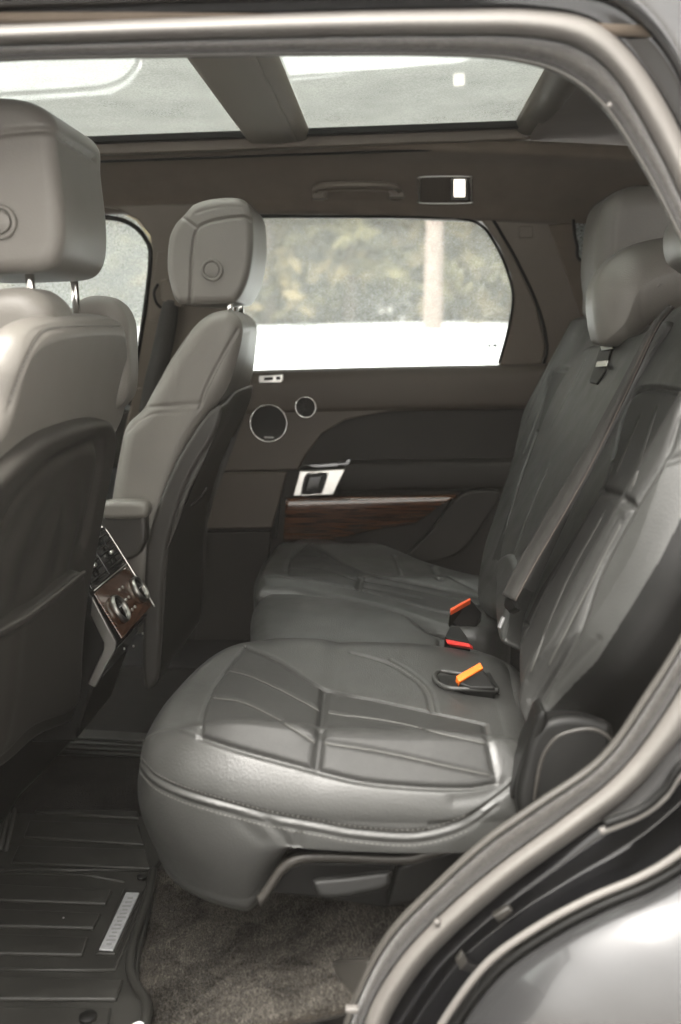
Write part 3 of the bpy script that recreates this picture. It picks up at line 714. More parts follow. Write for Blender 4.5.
# jamb hardware
o = slab('jamb_plug', px3([(492, 917), (508, 907), (514, 912), (499, 924)], Y=-.826), (0, .01, 0), M['shell'], car, .003)
o = slab('jamb_plug', px3([(455, 962), (462, 952), (474, 975), (468, 985)], Y=-.826), (0, .01, 0), M['shell'], car, .003)
v, f = disc_geo(P(437, 921, Y=-.826), (0, -1, 0), .004, .005); link('seal_clip', v, f, M['seal'], car)
v, f = disc_geo(P(609, 106, Y=-.725), (0, -1, 0), .0028, .004); link('seal_clip', v, f, M['seal'], car)
v, f = box_geo(P(352, 1009, Y=-.83), (.016, .01, .007)); bevel(link('seal_joint', v, f, M['seal'], car), .002)

# ================================================================== FLOOR MAT
matt = empty('floor_mat', (-.5, -.4, .455), 'dark ribbed rubber floor mat in the left rear footwell with a pale badge plate', 'floor mat')
ZM = .462
def zs(name, pl, z, th, m, par, bev=.002, sm_=0, **kw): return slab(name, [P(x, y, Z=z) for x, y in pl], (0, 0, -th), m, par, bev, sm_, **kw)
def mp(x, y): return (x/3.606, 740+y/3.606)
zs('mat_base', [mp(*q) for q in [(-200, 100), (-100, -20), (300, -40), (640, -20), (650, 320), (560, 460), (545, 600), (515, 720), (500, 800), (500, 880), (535, 940), (520, 1100), (-300, 1100)]], ZM, .012, M['rubber'], matt, .003)
rimp = [mp(*q) for q in [(552, 470), (535, 560), (510, 640), (478, 740), (470, 830), (500, 900), (530, 950), (525, 1010), (500, 1100)]]
tube('mat_rim', cr([P(x, y, Z=ZM+.004) for x, y in rimp], 60), .0075, M['rubber'], matt)
pads = [[(150, 180), (495, 206), (500, 280), (125, 256)], [(105, 288), (500, 304), (520, 374), (85, 346)], [(65, 378), (525, 393), (545, 462), (40, 438)],
        [(-150, 510), (405, 538), (382, 588), (-150, 568)], [(-150, 600), (365, 622), (338, 676), (-150, 664)], [(-150, 692), (320, 708), (297, 772), (-150, 764)],
        [(-150, 848), (445, 860), (418, 933), (-150, 930)], [(-150, 958), (400, 960), (380, 1080), (-150, 1080)]]
for q in pads: zs('mat_pad', [mp(*a) for a in q], ZM+.006, .007, M['rubber'], matt, .003)
def ridge(pl, r=.003, nm='mat_ridge'): tube(nm, [P(*mp(*q), Z=ZM+.001) for q in pl], r, M['rubber'], matt)
ridge([(556, 470), (412, 832), (-150, 828)], .0035); ridge([(-150, 476), (300, 486), (450, 512)], .003); ridge([(-150, 468), (556, 470)], .003)
ridge([(20, 400), (80, 145), (500, 172)], .006); ridge([(0, 395), (62, 130), (620, 150)], .006)
for k in range(9):
    yy = 742+k*4.9; tube('mat_ridge', [P(72-k*3, yy-4+k*.3, Z=ZM+.003), P(175, yy, Z=ZM+.003)], .0032, M['rubber'], matt)
bpz = ZM+.0075
zs('badge_surround', [mp(*a) for a in [(445, 535), (520, 540), (415, 770), (345, 768)]], ZM+.004, .005, M['rubber'], matt, .002)
pla = zs('badge_plate', [(126, 892), (139.5, 892.5), (113, 950), (99, 949)], bpz, .003, M['plate'], matt, .001)
# faint worn lettering strokes on the plate
g = []
for k in range(13):
    t = .1+.8*k/12; c_ = P(133-26.5*t, 892.5+57*t, Z=bpz+.0005); g.append(box_geo(c_, (.008+.003*(k % 3), .0035, .0006), Matrix.Rotation(.08, 3, 'Z')))
v, f = join(*g); link('badge_lettering', v, f, M['mark2'], pla, smooth=False)
v, f = disc_geo(P(88, 1019, Z=ZM+.005), (0, 0, 1), .012, .006); link('mat_stud', v, f, M['plastic'], matt)
v, f = disc_geo(P(*mp(512, 497), Z=ZM+.003), (0, 0, 1), .009, .005); link('mat_stud', v, f, M['plastic'], matt)
for (x, y) in [(63.5, 918)]:
    v, f = disc_geo(P(x, y, Z=ZM+.0062), (0, 0, 1), .0016, .001, 10)
    cb = link('crumb', v, f, M['plate'], None); tag(cb, 'tiny white crumb lying on the rubber floor mat', 'crumb')
hk = P(137, 1018, Z=ZM+.012)
sc_ = slab('sill_highlight', [P(x, y, Z=ZM+.014) for x, y in [(129, 1026), (136, 1021), (143, 1021), (145, 1030), (132, 1040), (125, 1036)]], (0, 0, -.012), M['snow'], None, .004, 30)  # white lump stands in for a highlight on the sill trim
tag(sc_, 'small white lump drawn for the sill trim highlight at the mat edge', 'highlight lump')

# ================================================================== FRONT SEATS
# --- far (passenger) seat
s1 = empty('front_seat', (-.45, .38, .45), 'grey leather front passenger seat beyond the console, with one armrest and dark shell back', 'seat', 'front seats')
Yn = .14
so = px3([(232, 312), (222, 310), (206, 315), (190, 329), (169, 359), (150, 392), (140, 410), (124, 426), (117, 450), (108, 505), (102, 560), (101, 628), (150, 632), (156, 560), (180, 470), (205, 420), (226, 388), (238, 350), (241, 325)], Y=Yn)
def warp1(p):
    k = sm(1.18, 1.40, p.z); return V((p.x-.012*k*sm(.3, .6, p.y), Yn+(p.y-Yn)*(1-.25*k), p.z))
puffy('backrest', so, (0, -1, 0), .46, .035, M['leather_hazed'], s1, h=None, N_=600, rings=90, warp=warp1, wall=40,
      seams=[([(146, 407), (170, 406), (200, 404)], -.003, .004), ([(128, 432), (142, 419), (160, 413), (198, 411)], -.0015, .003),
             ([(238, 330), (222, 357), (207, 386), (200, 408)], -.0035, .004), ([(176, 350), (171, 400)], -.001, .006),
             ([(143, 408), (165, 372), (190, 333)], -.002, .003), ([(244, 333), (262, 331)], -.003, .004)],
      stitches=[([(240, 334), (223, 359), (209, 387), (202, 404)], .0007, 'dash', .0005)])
shell = px3([(222, 408), (214, 408), (204, 418), (192, 435), (175, 464), (160, 499), (149, 534), (145, 563), (143, 680), (158, 680), (161, 640), (165, 563), (176, 513), (190, 477), (214, 436)], Y=.125)
def warps(p): return V((p.x, p.y, p.z+.022*sm(.13, .35, p.y)*sm(1.0, 1.2, p.z)))
puffy('seat_shell', shell, (0, -1, 0), .46, .010, M['shell'], s1, N_=400, rings=40, wall=30, warp=warps)
tube('pocket_edge', cr(px3([(180, 511), (190, 506), (200, 498), (207, 488)], Y=.30), 20), .003, M['shell'], s1)
# armrest of the far seat
ar = puffy('armrest', px3([(100, 506), (106, 502), (138, 502), (147, 507), (147, 515), (140, 519), (104, 519)], Y=.085), (0, -1, 0), .05, .012, M['leather_hazed'], s1, N_=120, rings=20)
slab('armrest_bracket', px3([(98, 515), (145, 515), (146, 540), (138, 556), (122, 563), (98, 563)], Y=.10), (0, .04, 0), M['shell'], s1, .008, 0)
hr = puffy('headrest', px3([(183, 214), (194, 203), (215, 197.5), (238, 197.5), (248, 205), (252, 222), (252, 252), (247, 280), (238, 298), (228, 303), (185, 304), (174, 299), (168, 280), (166, 262), (168, 238), (174, 224)], Y=.245), (0, -1, 0), .25, .018, M['leather_hazed'], s1, N_=600, rings=110,
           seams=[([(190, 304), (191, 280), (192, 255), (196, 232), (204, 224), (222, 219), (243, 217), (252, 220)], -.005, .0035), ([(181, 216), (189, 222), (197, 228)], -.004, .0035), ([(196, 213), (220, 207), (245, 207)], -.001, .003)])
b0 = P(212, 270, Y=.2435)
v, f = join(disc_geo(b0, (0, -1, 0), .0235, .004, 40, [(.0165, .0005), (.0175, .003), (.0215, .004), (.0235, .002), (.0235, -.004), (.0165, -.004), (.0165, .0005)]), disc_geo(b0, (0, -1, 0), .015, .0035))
link('release_button', v, f, M['leather_hazed'], hr)
for yy, xx in ((.29, 229), (.44, 240)):
    a = P(xx+1, 296, Y=yy); tube('headrest_post', [a+V((0, 0, .03)), a-V((.0, 0, .07))], .0062, M['chrome'], s1, 12)
# --- near (driver) seat
s2 = empty('front_seat', (-.62, -.38, .45), 'large out of focus grey leather driver seat nearest the open door, with map pocket', 'seat', 'front seats')
RPp = V((-.45, 0, 1.40)); RPn = V((1, 0, -.27)).normalized()
def R3(x, y, off=0): return PL(x, y, RPp+RPn*off, RPn)
# main body: side outline swept across the car
def rz(z): return -.45+.27*(z-1.40)
side = [V((rz(1.38)-.012, -.60, 1.375)), V((rz(1.25)-.01, -.60, 1.25)), V((rz(1.05)-.01, -.60, 1.05)), V((rz(.75)-.01, -.60, .75)), V((-.82, -.60, .72)), V((-.83, -.60, .95)), V((-.74, -.60, 1.2)), V((-.66, -.60, 1.33)), V((-.60, -.60, 1.385)), V((-.53, -.60, 1.40)), V((-.48, -.60, 1.40))]
def warp2(p):
    k = sm(1.22, 1.40, p.z); j = sm(1.15, .8, p.z); c0 = -.38; return V((p.x, c0+(p.y-c0)*(1-.10*k-.12*j)-.012*j, p.z))
puffy('backrest', side, (0, -1, 0), .44, .04, M['leather_hazed'], s2, N_=360, rings=60, warp=warp2, wall=60)
puffy('side_bolster', px3([(-90, 330), (-60, 300), (-20, 290), (8, 286), (26, 288), (40, 298), (48, 312), (48, 335), (34, 370), (20, 420), (0, 480), (-60, 520), (-140, 520), (-150, 420)], Y=-.59), (0, -1, 0), .13, .035, M['leather_hazed'], s2, N_=260, rings=50, wall=20)
puffy('side_bolster', px3([(40, 370), (52, 330), (66, 308), (80, 297), (98, 295), (112, 301), (122, 315), (126, 340), (122, 400), (80, 420)], Y=-.26), (0, -1, 0), .10, .03, M['leather_hazed'], s2, N_=200, rings=40, wall=20)
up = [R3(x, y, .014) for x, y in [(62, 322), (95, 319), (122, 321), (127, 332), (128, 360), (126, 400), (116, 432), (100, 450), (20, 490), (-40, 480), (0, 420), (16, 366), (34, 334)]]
puffy('back_cushion', up, RPn, .05, .022, M['leather_hazed'], s2, N_=360, rings=60,
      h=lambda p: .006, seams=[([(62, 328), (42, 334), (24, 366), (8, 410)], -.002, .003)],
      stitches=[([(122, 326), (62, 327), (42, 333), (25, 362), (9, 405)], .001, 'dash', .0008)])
# hard shell with raised rim
so2 = [R3(x, y, .046) for x, y in [(110, 422), (117, 429), (118, 448), (108, 499), (98, 553), (89, 600), (84, 660), (84, 705), (72, 722), (38, 738), (0, 770), (-60, 790), (-120, 760), (-100, 640), (-60, 540), (-30, 505), (0, 484), (27, 458), (55, 437), (90, 424)]]
puffy('seat_shell', so2, RPn, .05, .012, M['shell'], s2, N_=420, rings=70,
      seams=[([(-10, 560), (15, 510), (45, 474), (80, 452), (100, 446), (98, 480), (86, 540)], -.010, .0118), ([(-20, 620), (10, 540), (40, 492), (80, 466), (88, 500), (76, 560)], -.006, .03), ([(20, 600), (45, 530), (68, 500), (60, 560)], -.006, .04)])
pk = [R3(x, y, .062) for x, y in [(0, 630), (25, 616), (51, 597), (82, 573), (87, 590), (84, 640), (82, 690), (72, 712), (34, 728), (0, 760), (-50, 775), (-80, 720), (-60, 660)]]
po = puffy('map_pocket', pk, RPn, .03, .010, M['shell'], s2, N_=260, rings=40, seams=[([(82, 577), (51, 602), (25, 621), (0, 635)], .003, .004), ([(18, 640), (12, 700), (5, 740)], .002, .02)])
tube('pocket_edge', cr([R3(x, y, .066) for x, y in [(-60, 655), (-20, 640), (0, 631), (25, 617), (51, 598), (72, 581), (84, 572)]], 40), .0035, M['lip'], s2)
# lower seat base behind the shell
slab('seat_base', [R3(x, y, -.02) for x, y in [(-100, 700), (80, 700), (72, 745), (45, 775), (20, 800), (0, 830), (-100, 850)]], (-.35, 0, 0), M['plastic'], s2, .02)
h2 = [V((-.405, -.51, 1.475)), V((-.40, -.51, 1.55)), V((-.41, -.51, 1.62)), V((-.435, -.51, 1.655)), V((-.50, -.51, 1.675)), V((-.58, -.51, 1.675)), V((-.65, -.51, 1.65)), V((-.68, -.51, 1.57)), V((-.66, -.51, 1.49)), V((-.60, -.51, 1.452)), V((-.47, -.51, 1.448)), V((-.425, -.51, 1.455))]
def PXn(x, y): return P(x, y, Y=-.51)
h2 = [PXn(*q) for q in [(54, 150), (60, 200), (61, 235), (56, 258), (42, 270), (10, 273), (-60, 274), (-110, 262), (-130, 200), (-110, 120), (-60, 98), (0, 95), (35, 103), (52, 120)]]
hq = puffy('headrest', h2, (0, -1, 0), .235, .022, M['leather_hazed'], s2, N_=360, rings=60, wall=50,
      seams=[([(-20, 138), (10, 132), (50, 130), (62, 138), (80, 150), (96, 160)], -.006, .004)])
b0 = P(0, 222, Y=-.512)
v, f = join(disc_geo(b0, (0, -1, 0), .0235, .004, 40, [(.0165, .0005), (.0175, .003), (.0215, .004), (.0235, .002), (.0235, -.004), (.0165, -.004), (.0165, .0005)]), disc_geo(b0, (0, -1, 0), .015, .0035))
link('release_button', v, f, M['leather_hazed'], hq)
for yy, xx in ((-.475, 30), (-.29, 74)):
    a = P(xx, 283, Y=yy); tube('headrest_post', [a+V((-.002, 0, .05)), a-V((-.004, 0, .08))], .0065, M['chrome'], s2, 14)

# ================================================================== CENTRE CONSOLE
con = empty('centre_console', (-.6, 0, .45), 'centre console end between the front seats, wood trimmed with air vents and two dials', 'console')
a = P(104, 527, Y=.10); b = P(139, 583, Y=.10); c = P(152, 612, Y=.10)
nC = (b-a).cross(V((0, -1, 0))).normalized()
if nC.x < 0: nC = -nC
def K(x, y, off=0): return PL(x, y, a+nC*off, nC)
def KY(z, y, off=0):                     # point on the sloping rear panel at height z
    t = (a.z-z)/(a.z-b.z); return V((a.x+(b.x-a.x)*t, y, z))+nC*off
D_ = P(93, 688, Y=-.15); E_ = P(116, 646, Y=-.15)
prof = [V((a.x, -.148, a.z+.004)), V((b.x-.004, -.148, b.z)), V((E_.x-.004, -.148, E_.z)), V((D_.x, -.148, D_.z)), V((D_.x-.04, -.148, .62)), V((-1.1, -.148, .60)), V((-1.1, -.148, a.z+.01))]
slab('console_body', prof, (0, .246, 0), M['plastic'], con, .006)
slab('wood_panel', [KY(.908, -.138, .002), KY(.908, .088, .002), KY(.822, .088, .002), KY(.822, -.138, .002)], -nC*.005, M['wood'], con, .003)
slab('lower_panel', [V((E_.x+.001, -.138, E_.z-.006)), V((E_.x+.001, .088, E_.z-.006)), V((D_.x+.001, .088, D_.z)), V((D_.x+.001, -.138, D_.z))], (-.004, 0, 0), M['glossblack'], con, .002)
for y0, y1 in ((-.138, -.028), (-.022, .088)):
    vh = slab('air_vent', [KY(.984, y0, .003), KY(.984, y1, .003), KY(.914, y1, .003), KY(.914, y0, .003)], -nC*.006, M['glossblack'], con, .002)
    for k in range(5):
        z = .975-.013*k; tube('vent_slat', [KY(z, y0+.008, .004), KY(z, y1-.008, .004)], .0022, M['plastic'], vh)
    ym = (y0+y1)/2; tube('vent_slider', [KY(.972, ym, .007), KY(.926, ym, .007)], .0028, M['plastic'], vh)
    tube('vent_wheel', [KY(.944, ym-.006, .009), KY(.944, ym+.006, .009)], .004, M['satin'], vh)
tube('chrome_edge', cr([KY(.988, .082, .002), KY(.986, .093, .003), KY(.93, .096, .003), KY(.875, .096, .003)], 24), .0022, M['chrome'], con)
tube('chrome_edge', cr([KY(.870, .096, .003), KY(.84, .098, .003), KY(.818, .096, .003)], 12), .0014, M['satin'], con)
tube('chrome_edge', [KY(.911, -.136, .003), KY(.911, .086, .003)], .0012, M['satin'], con)
for yy in (-.082, .068):
    kb = KY(.861, yy, .002)
    v, f = ring_geo(kb, nC, .0285, .006, .010); o = link('dial', v, f, M['bracket'], con)
    v, f = disc_geo(kb, nC, .0235, .006); link('dial_face', v, f, M['glossblack'], o)
    g = [tube_geo([kb+nC*.0068+V((0, -.012+k*.006, .004)), kb+nC*.0068+V((0, -.010+k*.006, .004))], .0012, 5) for k in range(5)]
    v, f = join(*g); link('dial_marks', v, f, M['plate'], o)
for k in range(6):
    v, f = disc_geo(KY(.882-.010*(k//2)*2+.002, -.022+.022*(k % 2), .002), nC, .0034, .002, 14); link('console_button', v, f, M['satin'], con)
Yb = -.1495
slab('silver_bracket', [P(x, y, Y=Yb) for x, y in [(92, 597), (90.5, 615), (103.5, 643), (103, 650), (87.5, 684), (95, 688), (115.5, 650), (116, 642)]], (0, .008, 0), M['bracket'], con, .002)
for (y, z) in ((-.10, .79), (-.02, .77), (.05, .775)):
    v, f = disc_geo(V((E_.x+.004-(E_.z-z)*.2, y, z)), (1, 0, 0), .0025, .003, 10); link('console_button', v, f, M['satin'], con)

# ================================================================== REAR BENCH
rs = empty('rear_seat', (0, -.1, .6), 'three place grey leather rear bench seat with stitched perforated inserts', 'bench seat')
# --- near cushion
ZC = .848
no = [V((x, y, ZC)) for x, y in [(-.357, -.54), (-.347, -.62), (-.31, -.69), (-.23, -.74), (-.10, -.765), (.04, -.768), (.13, -.757), (.185, -.73), (.21, -.66), (.21, -.40), (.20, -.24), (.10, -.20), (-.10, -.20), (-.24, -.205), (-.305, -.25), (-.34, -.34), (-.356, -.44)]]
def gauss(x, w): return math.exp(-(x/w)**2)
def hnear(p):
    z = .030*gauss(p.y+.690-.03*sm(-.1, -.35, p.x), .045)*sm(-.36, -.2, p.x)
    z += .020*gauss(p.y+.31, .07)*(1-.5*sm(0, .15, p.x))
    z -= .010*sm(-.18, -.34, p.x)
    z -= .012*sm(.04, .20, p.x)
    z += .006*gauss(p.x+.16, .08)-.004*gauss(p.x+.09, .02)
    return z
def wnear(p):
    x, y, z = p
    if z < ZC-.03:
        t = sm(ZC-.03, .62, z)
        lift = sm(-.20, -.11, x)
        zb_ = .752
        if z < zb_: z = z+(zb_-z)*lift*.97
        x = x+.014*t*(1 if x < 0 else 0)*sm(-.05, -.33, x)
        if y < -.5: y = y+.030*t*sm(-.5, -.7, y)
        z += .012*sm(-.28, -.36, x)*t
    return V((x, y, z))
ins_near = [(200, 737), (203, 715), (213, 690), (228, 668), (245, 646), (280, 662), (325, 689), (375, 700), (430, 712), (485, 724), (490, 750), (497, 783), (470, 788), (420, 787), (360, 781), (320, 771), (260, 755), (225, 745)]
lowpipe = [(140, 760), (154, 776), (182, 790), (228, 804), (270, 815), (320, 824), (353, 830), (406, 834), (441, 829), (469, 818), (497, 797), (513, 784)]
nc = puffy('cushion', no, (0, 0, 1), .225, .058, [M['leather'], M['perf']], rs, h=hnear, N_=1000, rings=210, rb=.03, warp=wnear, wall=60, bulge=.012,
      label='seat cushion nearest the door',
      seams=[([(245, 646), (228, 668), (213, 690), (203, 715), (200, 737)], -.004, .0035), ([(245, 646), (280, 662), (325, 689), (375, 700), (430, 712), (485, 724)], -.005, .004),
             ([(200, 737), (240, 750), (300, 766), (360, 781), (420, 787), (470, 788), (497, 783)], -.005, .004),
             ([(325, 690), (322, 720), (316, 768)], -.007, .006), ([(484, 724), (490, 750), (497, 783)], -.003, .005),
             ([(228, 669), (250, 675), (285, 691), (323, 711)], -.0028, .004), ([(210, 697), (245, 702), (285, 722), (318, 743)], -.0028, .004),
             ([(325, 711), (390, 722), (440, 732), (487, 742)], -.0028, .004), ([(321, 741), (380, 751), (440, 764), (493, 776)], -.0028, .004),
             ([(140, 748), (152, 734), (172, 729), (200, 736)], .002, .003),
             (lowpipe, -.004, .0035), ([(x, y+9) for x, y in lowpipe[:-1]], -.002, .003), ([(x, y+4.5) for x, y in lowpipe[:-1]], .0008, .003),
             ([(431, 712), (425, 690), (407, 674), (385, 662), (350, 652)], -.003, .0035), ([(437, 713), (431, 690), (412, 672), (390, 659)], -.0015, .003),
             ([(268, 822), (280, 834), (288, 846)], -.0025, .007), ([(240, 822), (262, 840)], -.0015, .010), ([(300, 832), (298, 846)], -.002, .006),
             ([(480, 812), (462, 822), (430, 826)], -.003, .004), ([(455, 800), (485, 795), (505, 782)], -.003, .008), ([(230, 655), (300, 672)], .0, .02)],
      masks=[(ins_near, 1)],
      stitches=[([(141, 757), (156, 773), (184, 787), (229, 801), (270, 812), (320, 821), (353, 827), (406, 831), (440, 826), (467, 815)], .0006, 'dash', .0002),
                ([(x, y+12) for x, y in lowpipe[:-2]], .0006, 'dash', .0002),
                ([(434, 712), (428, 690), (409, 674), (388, 661)], .0006, 'dash', .0002),
                ([(230, 670), (250, 675), (285, 691), (321, 710)], .0010, M['rib'], .0004), ([(212, 697), (245, 702), (285, 722), (316, 742)], .0010, M['rib'], .0004),
                ([(328, 712), (390, 721), (440, 732), (485, 742)], .0010, M['rib'], .0004), ([(324, 742), (380, 751), (440, 764), (490, 775)], .0010, M['rib'], .0004)])
# --- centre cushion
ZM2 = .842
mo = [P(x, y, Z=ZM2) for x, y in [(250, 622), (252, 604), (262, 593), (282, 590), (350, 600), (410, 617), (436, 632), (470, 640), (520, 660), (530, 700), (500, 722), (440, 716), (380, 700), (320, 680), (275, 655), (254, 640)]]
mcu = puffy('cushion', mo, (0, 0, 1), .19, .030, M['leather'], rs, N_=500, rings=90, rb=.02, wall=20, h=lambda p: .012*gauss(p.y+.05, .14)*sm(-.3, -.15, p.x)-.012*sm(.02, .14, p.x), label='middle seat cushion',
      seams=[([(436, 676), (442, 671), (460, 672), (500, 681)], -.004, .004), ([(432, 628), (440, 640), (438, 652)], -.004, .005), ([(300, 640), (360, 640)], -.002, .03), ([(470, 715), (480, 706), (512, 690)], -.003, .004)])
# --- far cushion
ZF = .852
fo_ = [P(x, y, Z=ZF) for x, y in [(254, 586), (257, 568), (272, 550), (300, 538), (336, 539), (400, 553), (460, 569), (500, 580), (512, 605), (490, 628), (440, 626), (400, 614), (358, 602), (300, 592), (268, 590)]]
insF = [(287, 576), (290, 558), (309, 543), (341, 562), (366, 573), (422, 584), (481, 597), (479, 612), (439, 611), (358, 589)]
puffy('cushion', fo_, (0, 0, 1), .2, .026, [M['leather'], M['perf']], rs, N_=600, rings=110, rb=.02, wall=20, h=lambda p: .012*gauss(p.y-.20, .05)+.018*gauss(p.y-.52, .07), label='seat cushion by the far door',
      seams=[([(287, 576), (290, 558), (309, 543)], -.006, .005), ([(309, 543), (341, 562), (366, 573), (422, 584), (481, 597)], -.006, .006), ([(266, 575), (287, 576), (358, 589), (439, 611), (478, 618)], -.005, .005),
             ([(358, 589), (362, 573)], -.008, .007), ([(290, 568), (320, 569), (360, 580)], -.004, .006), ([(292, 560), (320, 560), (358, 572)], -.003, .005), ([(298, 552), (325, 556)], -.003, .005), ([(366, 580), (420, 590), (478, 603)], -.004, .006), ([(362, 586), (420, 598)], -.003, .005),
             ([(395, 556), (402, 575)], -.005, .006), ([(430, 563), (440, 580)], -.005, .007), ([(450, 576), (478, 590)], -.004, .006)],
      masks=[(insF, 1)])
# --- backrests, on one tilted plane
BPp = V((.185, 0, .86)); BPn = V((-.895, 0, .446)).normalized()
def B(x, y, off=0): return PL(x, y, BPp+BPn*off, BPn)
# near backrest
nb = [B(x, y, .012) for x, y in [(664, 312), (646, 335), (624, 385), (600, 440), (562, 518), (528, 592), (512, 636), (509, 690), (518, 726), (530, 756), (556, 704), (600, 655), (640, 592), (668, 540), (705, 460), (740, 370), (745, 300), (700, 285)]]
insB1 = [(612, 470), (622, 420), (634, 394), (652, 388), (684, 393), (672, 440), (660, 465), (634, 507), (602, 490)]
insB2 = [(602, 490), (634, 507), (600, 570), (575, 640), (545, 700), (524, 735), (513, 690), (517, 640), (540, 590), (578, 530)]
ax = BPn.cross(V((0, 1, 0))).normalized()
def hb(p):
    return .040*gauss(p.y+.66, .07)*sm(.8, .95, p.z)+.014*gauss(p.y+.20, .05)
nbk = puffy('backrest', nb, BPn, .16, .045, [M['leather'], M['perf'], M['plastic']], rs, h=hb, N_=1100, rings=210, wall=14, label='backrest nearest the door',
      seams=[([(614, 455), (622, 420), (634, 394), (652, 388), (684, 393)], -.007, .0055), ([(602, 490), (616, 495), (634, 507)], -.008, .006),
             ([(684, 393), (672, 440), (660, 465), (634, 507), (600, 570), (575, 640), (540, 702)], -.005, .0055), ([(612, 462), (602, 490), (576, 535), (545, 592), (520, 645)], -.003, .005), ([(612, 520), (573, 592), (536, 685)], .002, .011),
             ([(639, 417), (616, 473)], -.002, .004), ([(656, 409), (631, 489)], -.002, .004), ([(603, 514), (563, 588), (526, 680)], -.002, .004), ([(622, 520), (585, 592), (545, 670), (530, 700)], -.002, .004),
             ([(686, 455), (660, 463)], -.004, .006), ([(598, 640), (575, 664), (552, 690)], -.002, .005), ([(518, 612), (524, 622), (530, 626)], -.003, .004)],
      masks=[(insB1, 1), (insB2, 1), ([(672, 536), (662, 556), (638, 596), (612, 637), (596, 662), (574, 684), (548, 712), (540, 740), (560, 800), (760, 800), (800, 300), (740, 380), (706, 470)], 2)],
      stitches=[([(638, 420), (617, 472)], .0010, M['rib'], 0), ([(655, 413), (632, 486)], .0010, M['rib'], 0), ([(602, 518), (563, 588), (530, 672)], .0010, M['rib'], 0), ([(620, 524), (585, 592), (548, 665)], .0010, M['rib'], 0)])
# middle backrest
cb_ = [B(x, y, .03) for x, y in [(586, 345), (600, 342), (640, 330), (664, 318), (640, 358), (612, 410), (570, 490), (535, 550), (506, 602), (497, 592), (500, 545), (524, 470), (548, 405), (570, 365)]]
mb = puffy('backrest', cb_, BPn, .10, .018, M['leather'], rs, N_=500, rings=80, label='middle backrest folding armrest with belt slot', wall=6,
      seams=[([(584, 362), (568, 395), (552, 425)], -.003, .004), ([(548, 468), (530, 510), (512, 560)], -.002, .005)])
puffy('armrest_pad', [B(x, y, .036) for x, y in [(494, 570), (500, 556), (510, 552), (516, 566), (512, 590), (506, 612), (500, 640), (494, 625)]], BPn, .06, .014, M['leather'], rs, N_=160, rings=30)
# belt slot trim with tongue on the middle backrest
slab('belt_slot', [B(x, y, .034) for x, y in [(600, 347), (612, 346), (604, 372), (596, 384), (589, 382), (594, 366)]], -BPn*.006, M['plastic'], mb, .002)
slab('belt_tongue', [B(x, y, .042) for x, y in [(597, 361), (608, 360), (606, 366), (595, 367)]], -BPn*.004, M['chrome'], mb, .001)
slab('slot_rim', [B(x, y, .040) for x, y in [(600, 346), (611, 344.5), (612, 348), (601, 350)]], -BPn*.004, M['satin'], mb, .001)
# far backrest
fb = [B(x, y, .02) for x, y in [(584, 314), (562, 338), (547, 372), (530, 412), (508, 468), (492, 515), (478, 560), (474, 605), (500, 610), (525, 560), (560, 480), (600, 400), (630, 330), (610, 306)]]
puffy('backrest', fb, BPn, .12, .030, [M['leather'], M['perf']], rs, N_=500, rings=90, label='backrest by the far door', wall=8, h=lambda p: .02*gauss(p.y-.52, .06),
      seams=[([(549, 378), (556, 370), (566, 368), (576, 374)], -.006, .004), ([(550, 376), (540, 410), (524, 452)], -.004, .004), ([(536, 432), (545, 437), (552, 436)], -.007, .005), ([(536, 434), (520, 480), (506, 530)], -.004, .005), ([(558, 350), (540, 388), (520, 440), (500, 500)], -.002, .004)],
      masks=[([(552, 372), (576, 374), (545, 440), (500, 560), (492, 560), (536, 436)], 1)])
# --- headrests
ch = puffy('headrest', px3([(660, 236), (636, 244), (616, 260), (604, 278), (600, 296), (601, 316), (604, 334), (610, 345), (632, 346), (648, 335), (668, 316), (705, 300), (730, 270), (720, 238), (690, 232)], Y=-.13), (0, -1, 0), .20, .075, M['leather_hazed'], rs, N_=400, rings=60, label='low middle headrest', wall=20,
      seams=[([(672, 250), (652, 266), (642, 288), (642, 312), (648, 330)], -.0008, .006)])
fh = puffy('headrest', px3([(606, 318), (600, 290), (598, 262), (602, 222), (608, 200), (622, 188), (650, 182), (690, 192), (704, 230), (704, 300), (660, 320)], Y=.25), (0, -1, 0), .24, .05, M['leather_hazed'], rs, N_=400, rings=60, label='tall headrest of the far rear place', wall=20,
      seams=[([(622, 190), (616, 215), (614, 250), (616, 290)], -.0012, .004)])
nh = puffy('headrest', px3([(730, 190), (710, 205), (702, 222), (703, 245), (712, 258), (740, 270), (790, 250), (800, 180), (760, 140), (715, 150)], Y=-.50), (0, -1, 0), .22, .03, M['leather_hazed'], rs, N_=200, rings=40, label='headrest of the near rear place, cut by the picture edge')
# --- hinge cover, base trim, lever
hc = px3([(516, 800), (524, 760), (534, 734), (548, 722), (575, 717), (604, 722), (616, 732), (608, 770), (570, 800), (530, 830)], Y=-.765)
puffy('hinge_cover', hc, (0, -1, .25), .09, .012, M['plastic'], rs, N_=260, rings=40)
tube('cover_edge', cr(px3([(534, 800), (541, 762), (552, 742), (566, 733), (590, 729), (606, 735), (612, 742)], Y=-.778), 50), .0022, M['shell'], rs)
slab('hinge_post', px3([(538, 715), (546, 710), (548, 722), (534, 760), (522, 800), (510, 800), (522, 760)], Y=-.755), (0, .05, 0), M['plastic'], rs, .005)
o = slab('seat_latch', px3([(531, 712), (535, 714), (533, 732), (528, 735), (527, 726)], Y=-.71), (0, .012, 0), M['plastic'], rs, .002)
slab('latch_cap', px3([(530.5, 721), (533, 722), (532, 731), (529, 731)], Y=-.712), (0, .006, 0), M['plate'], o, .001)
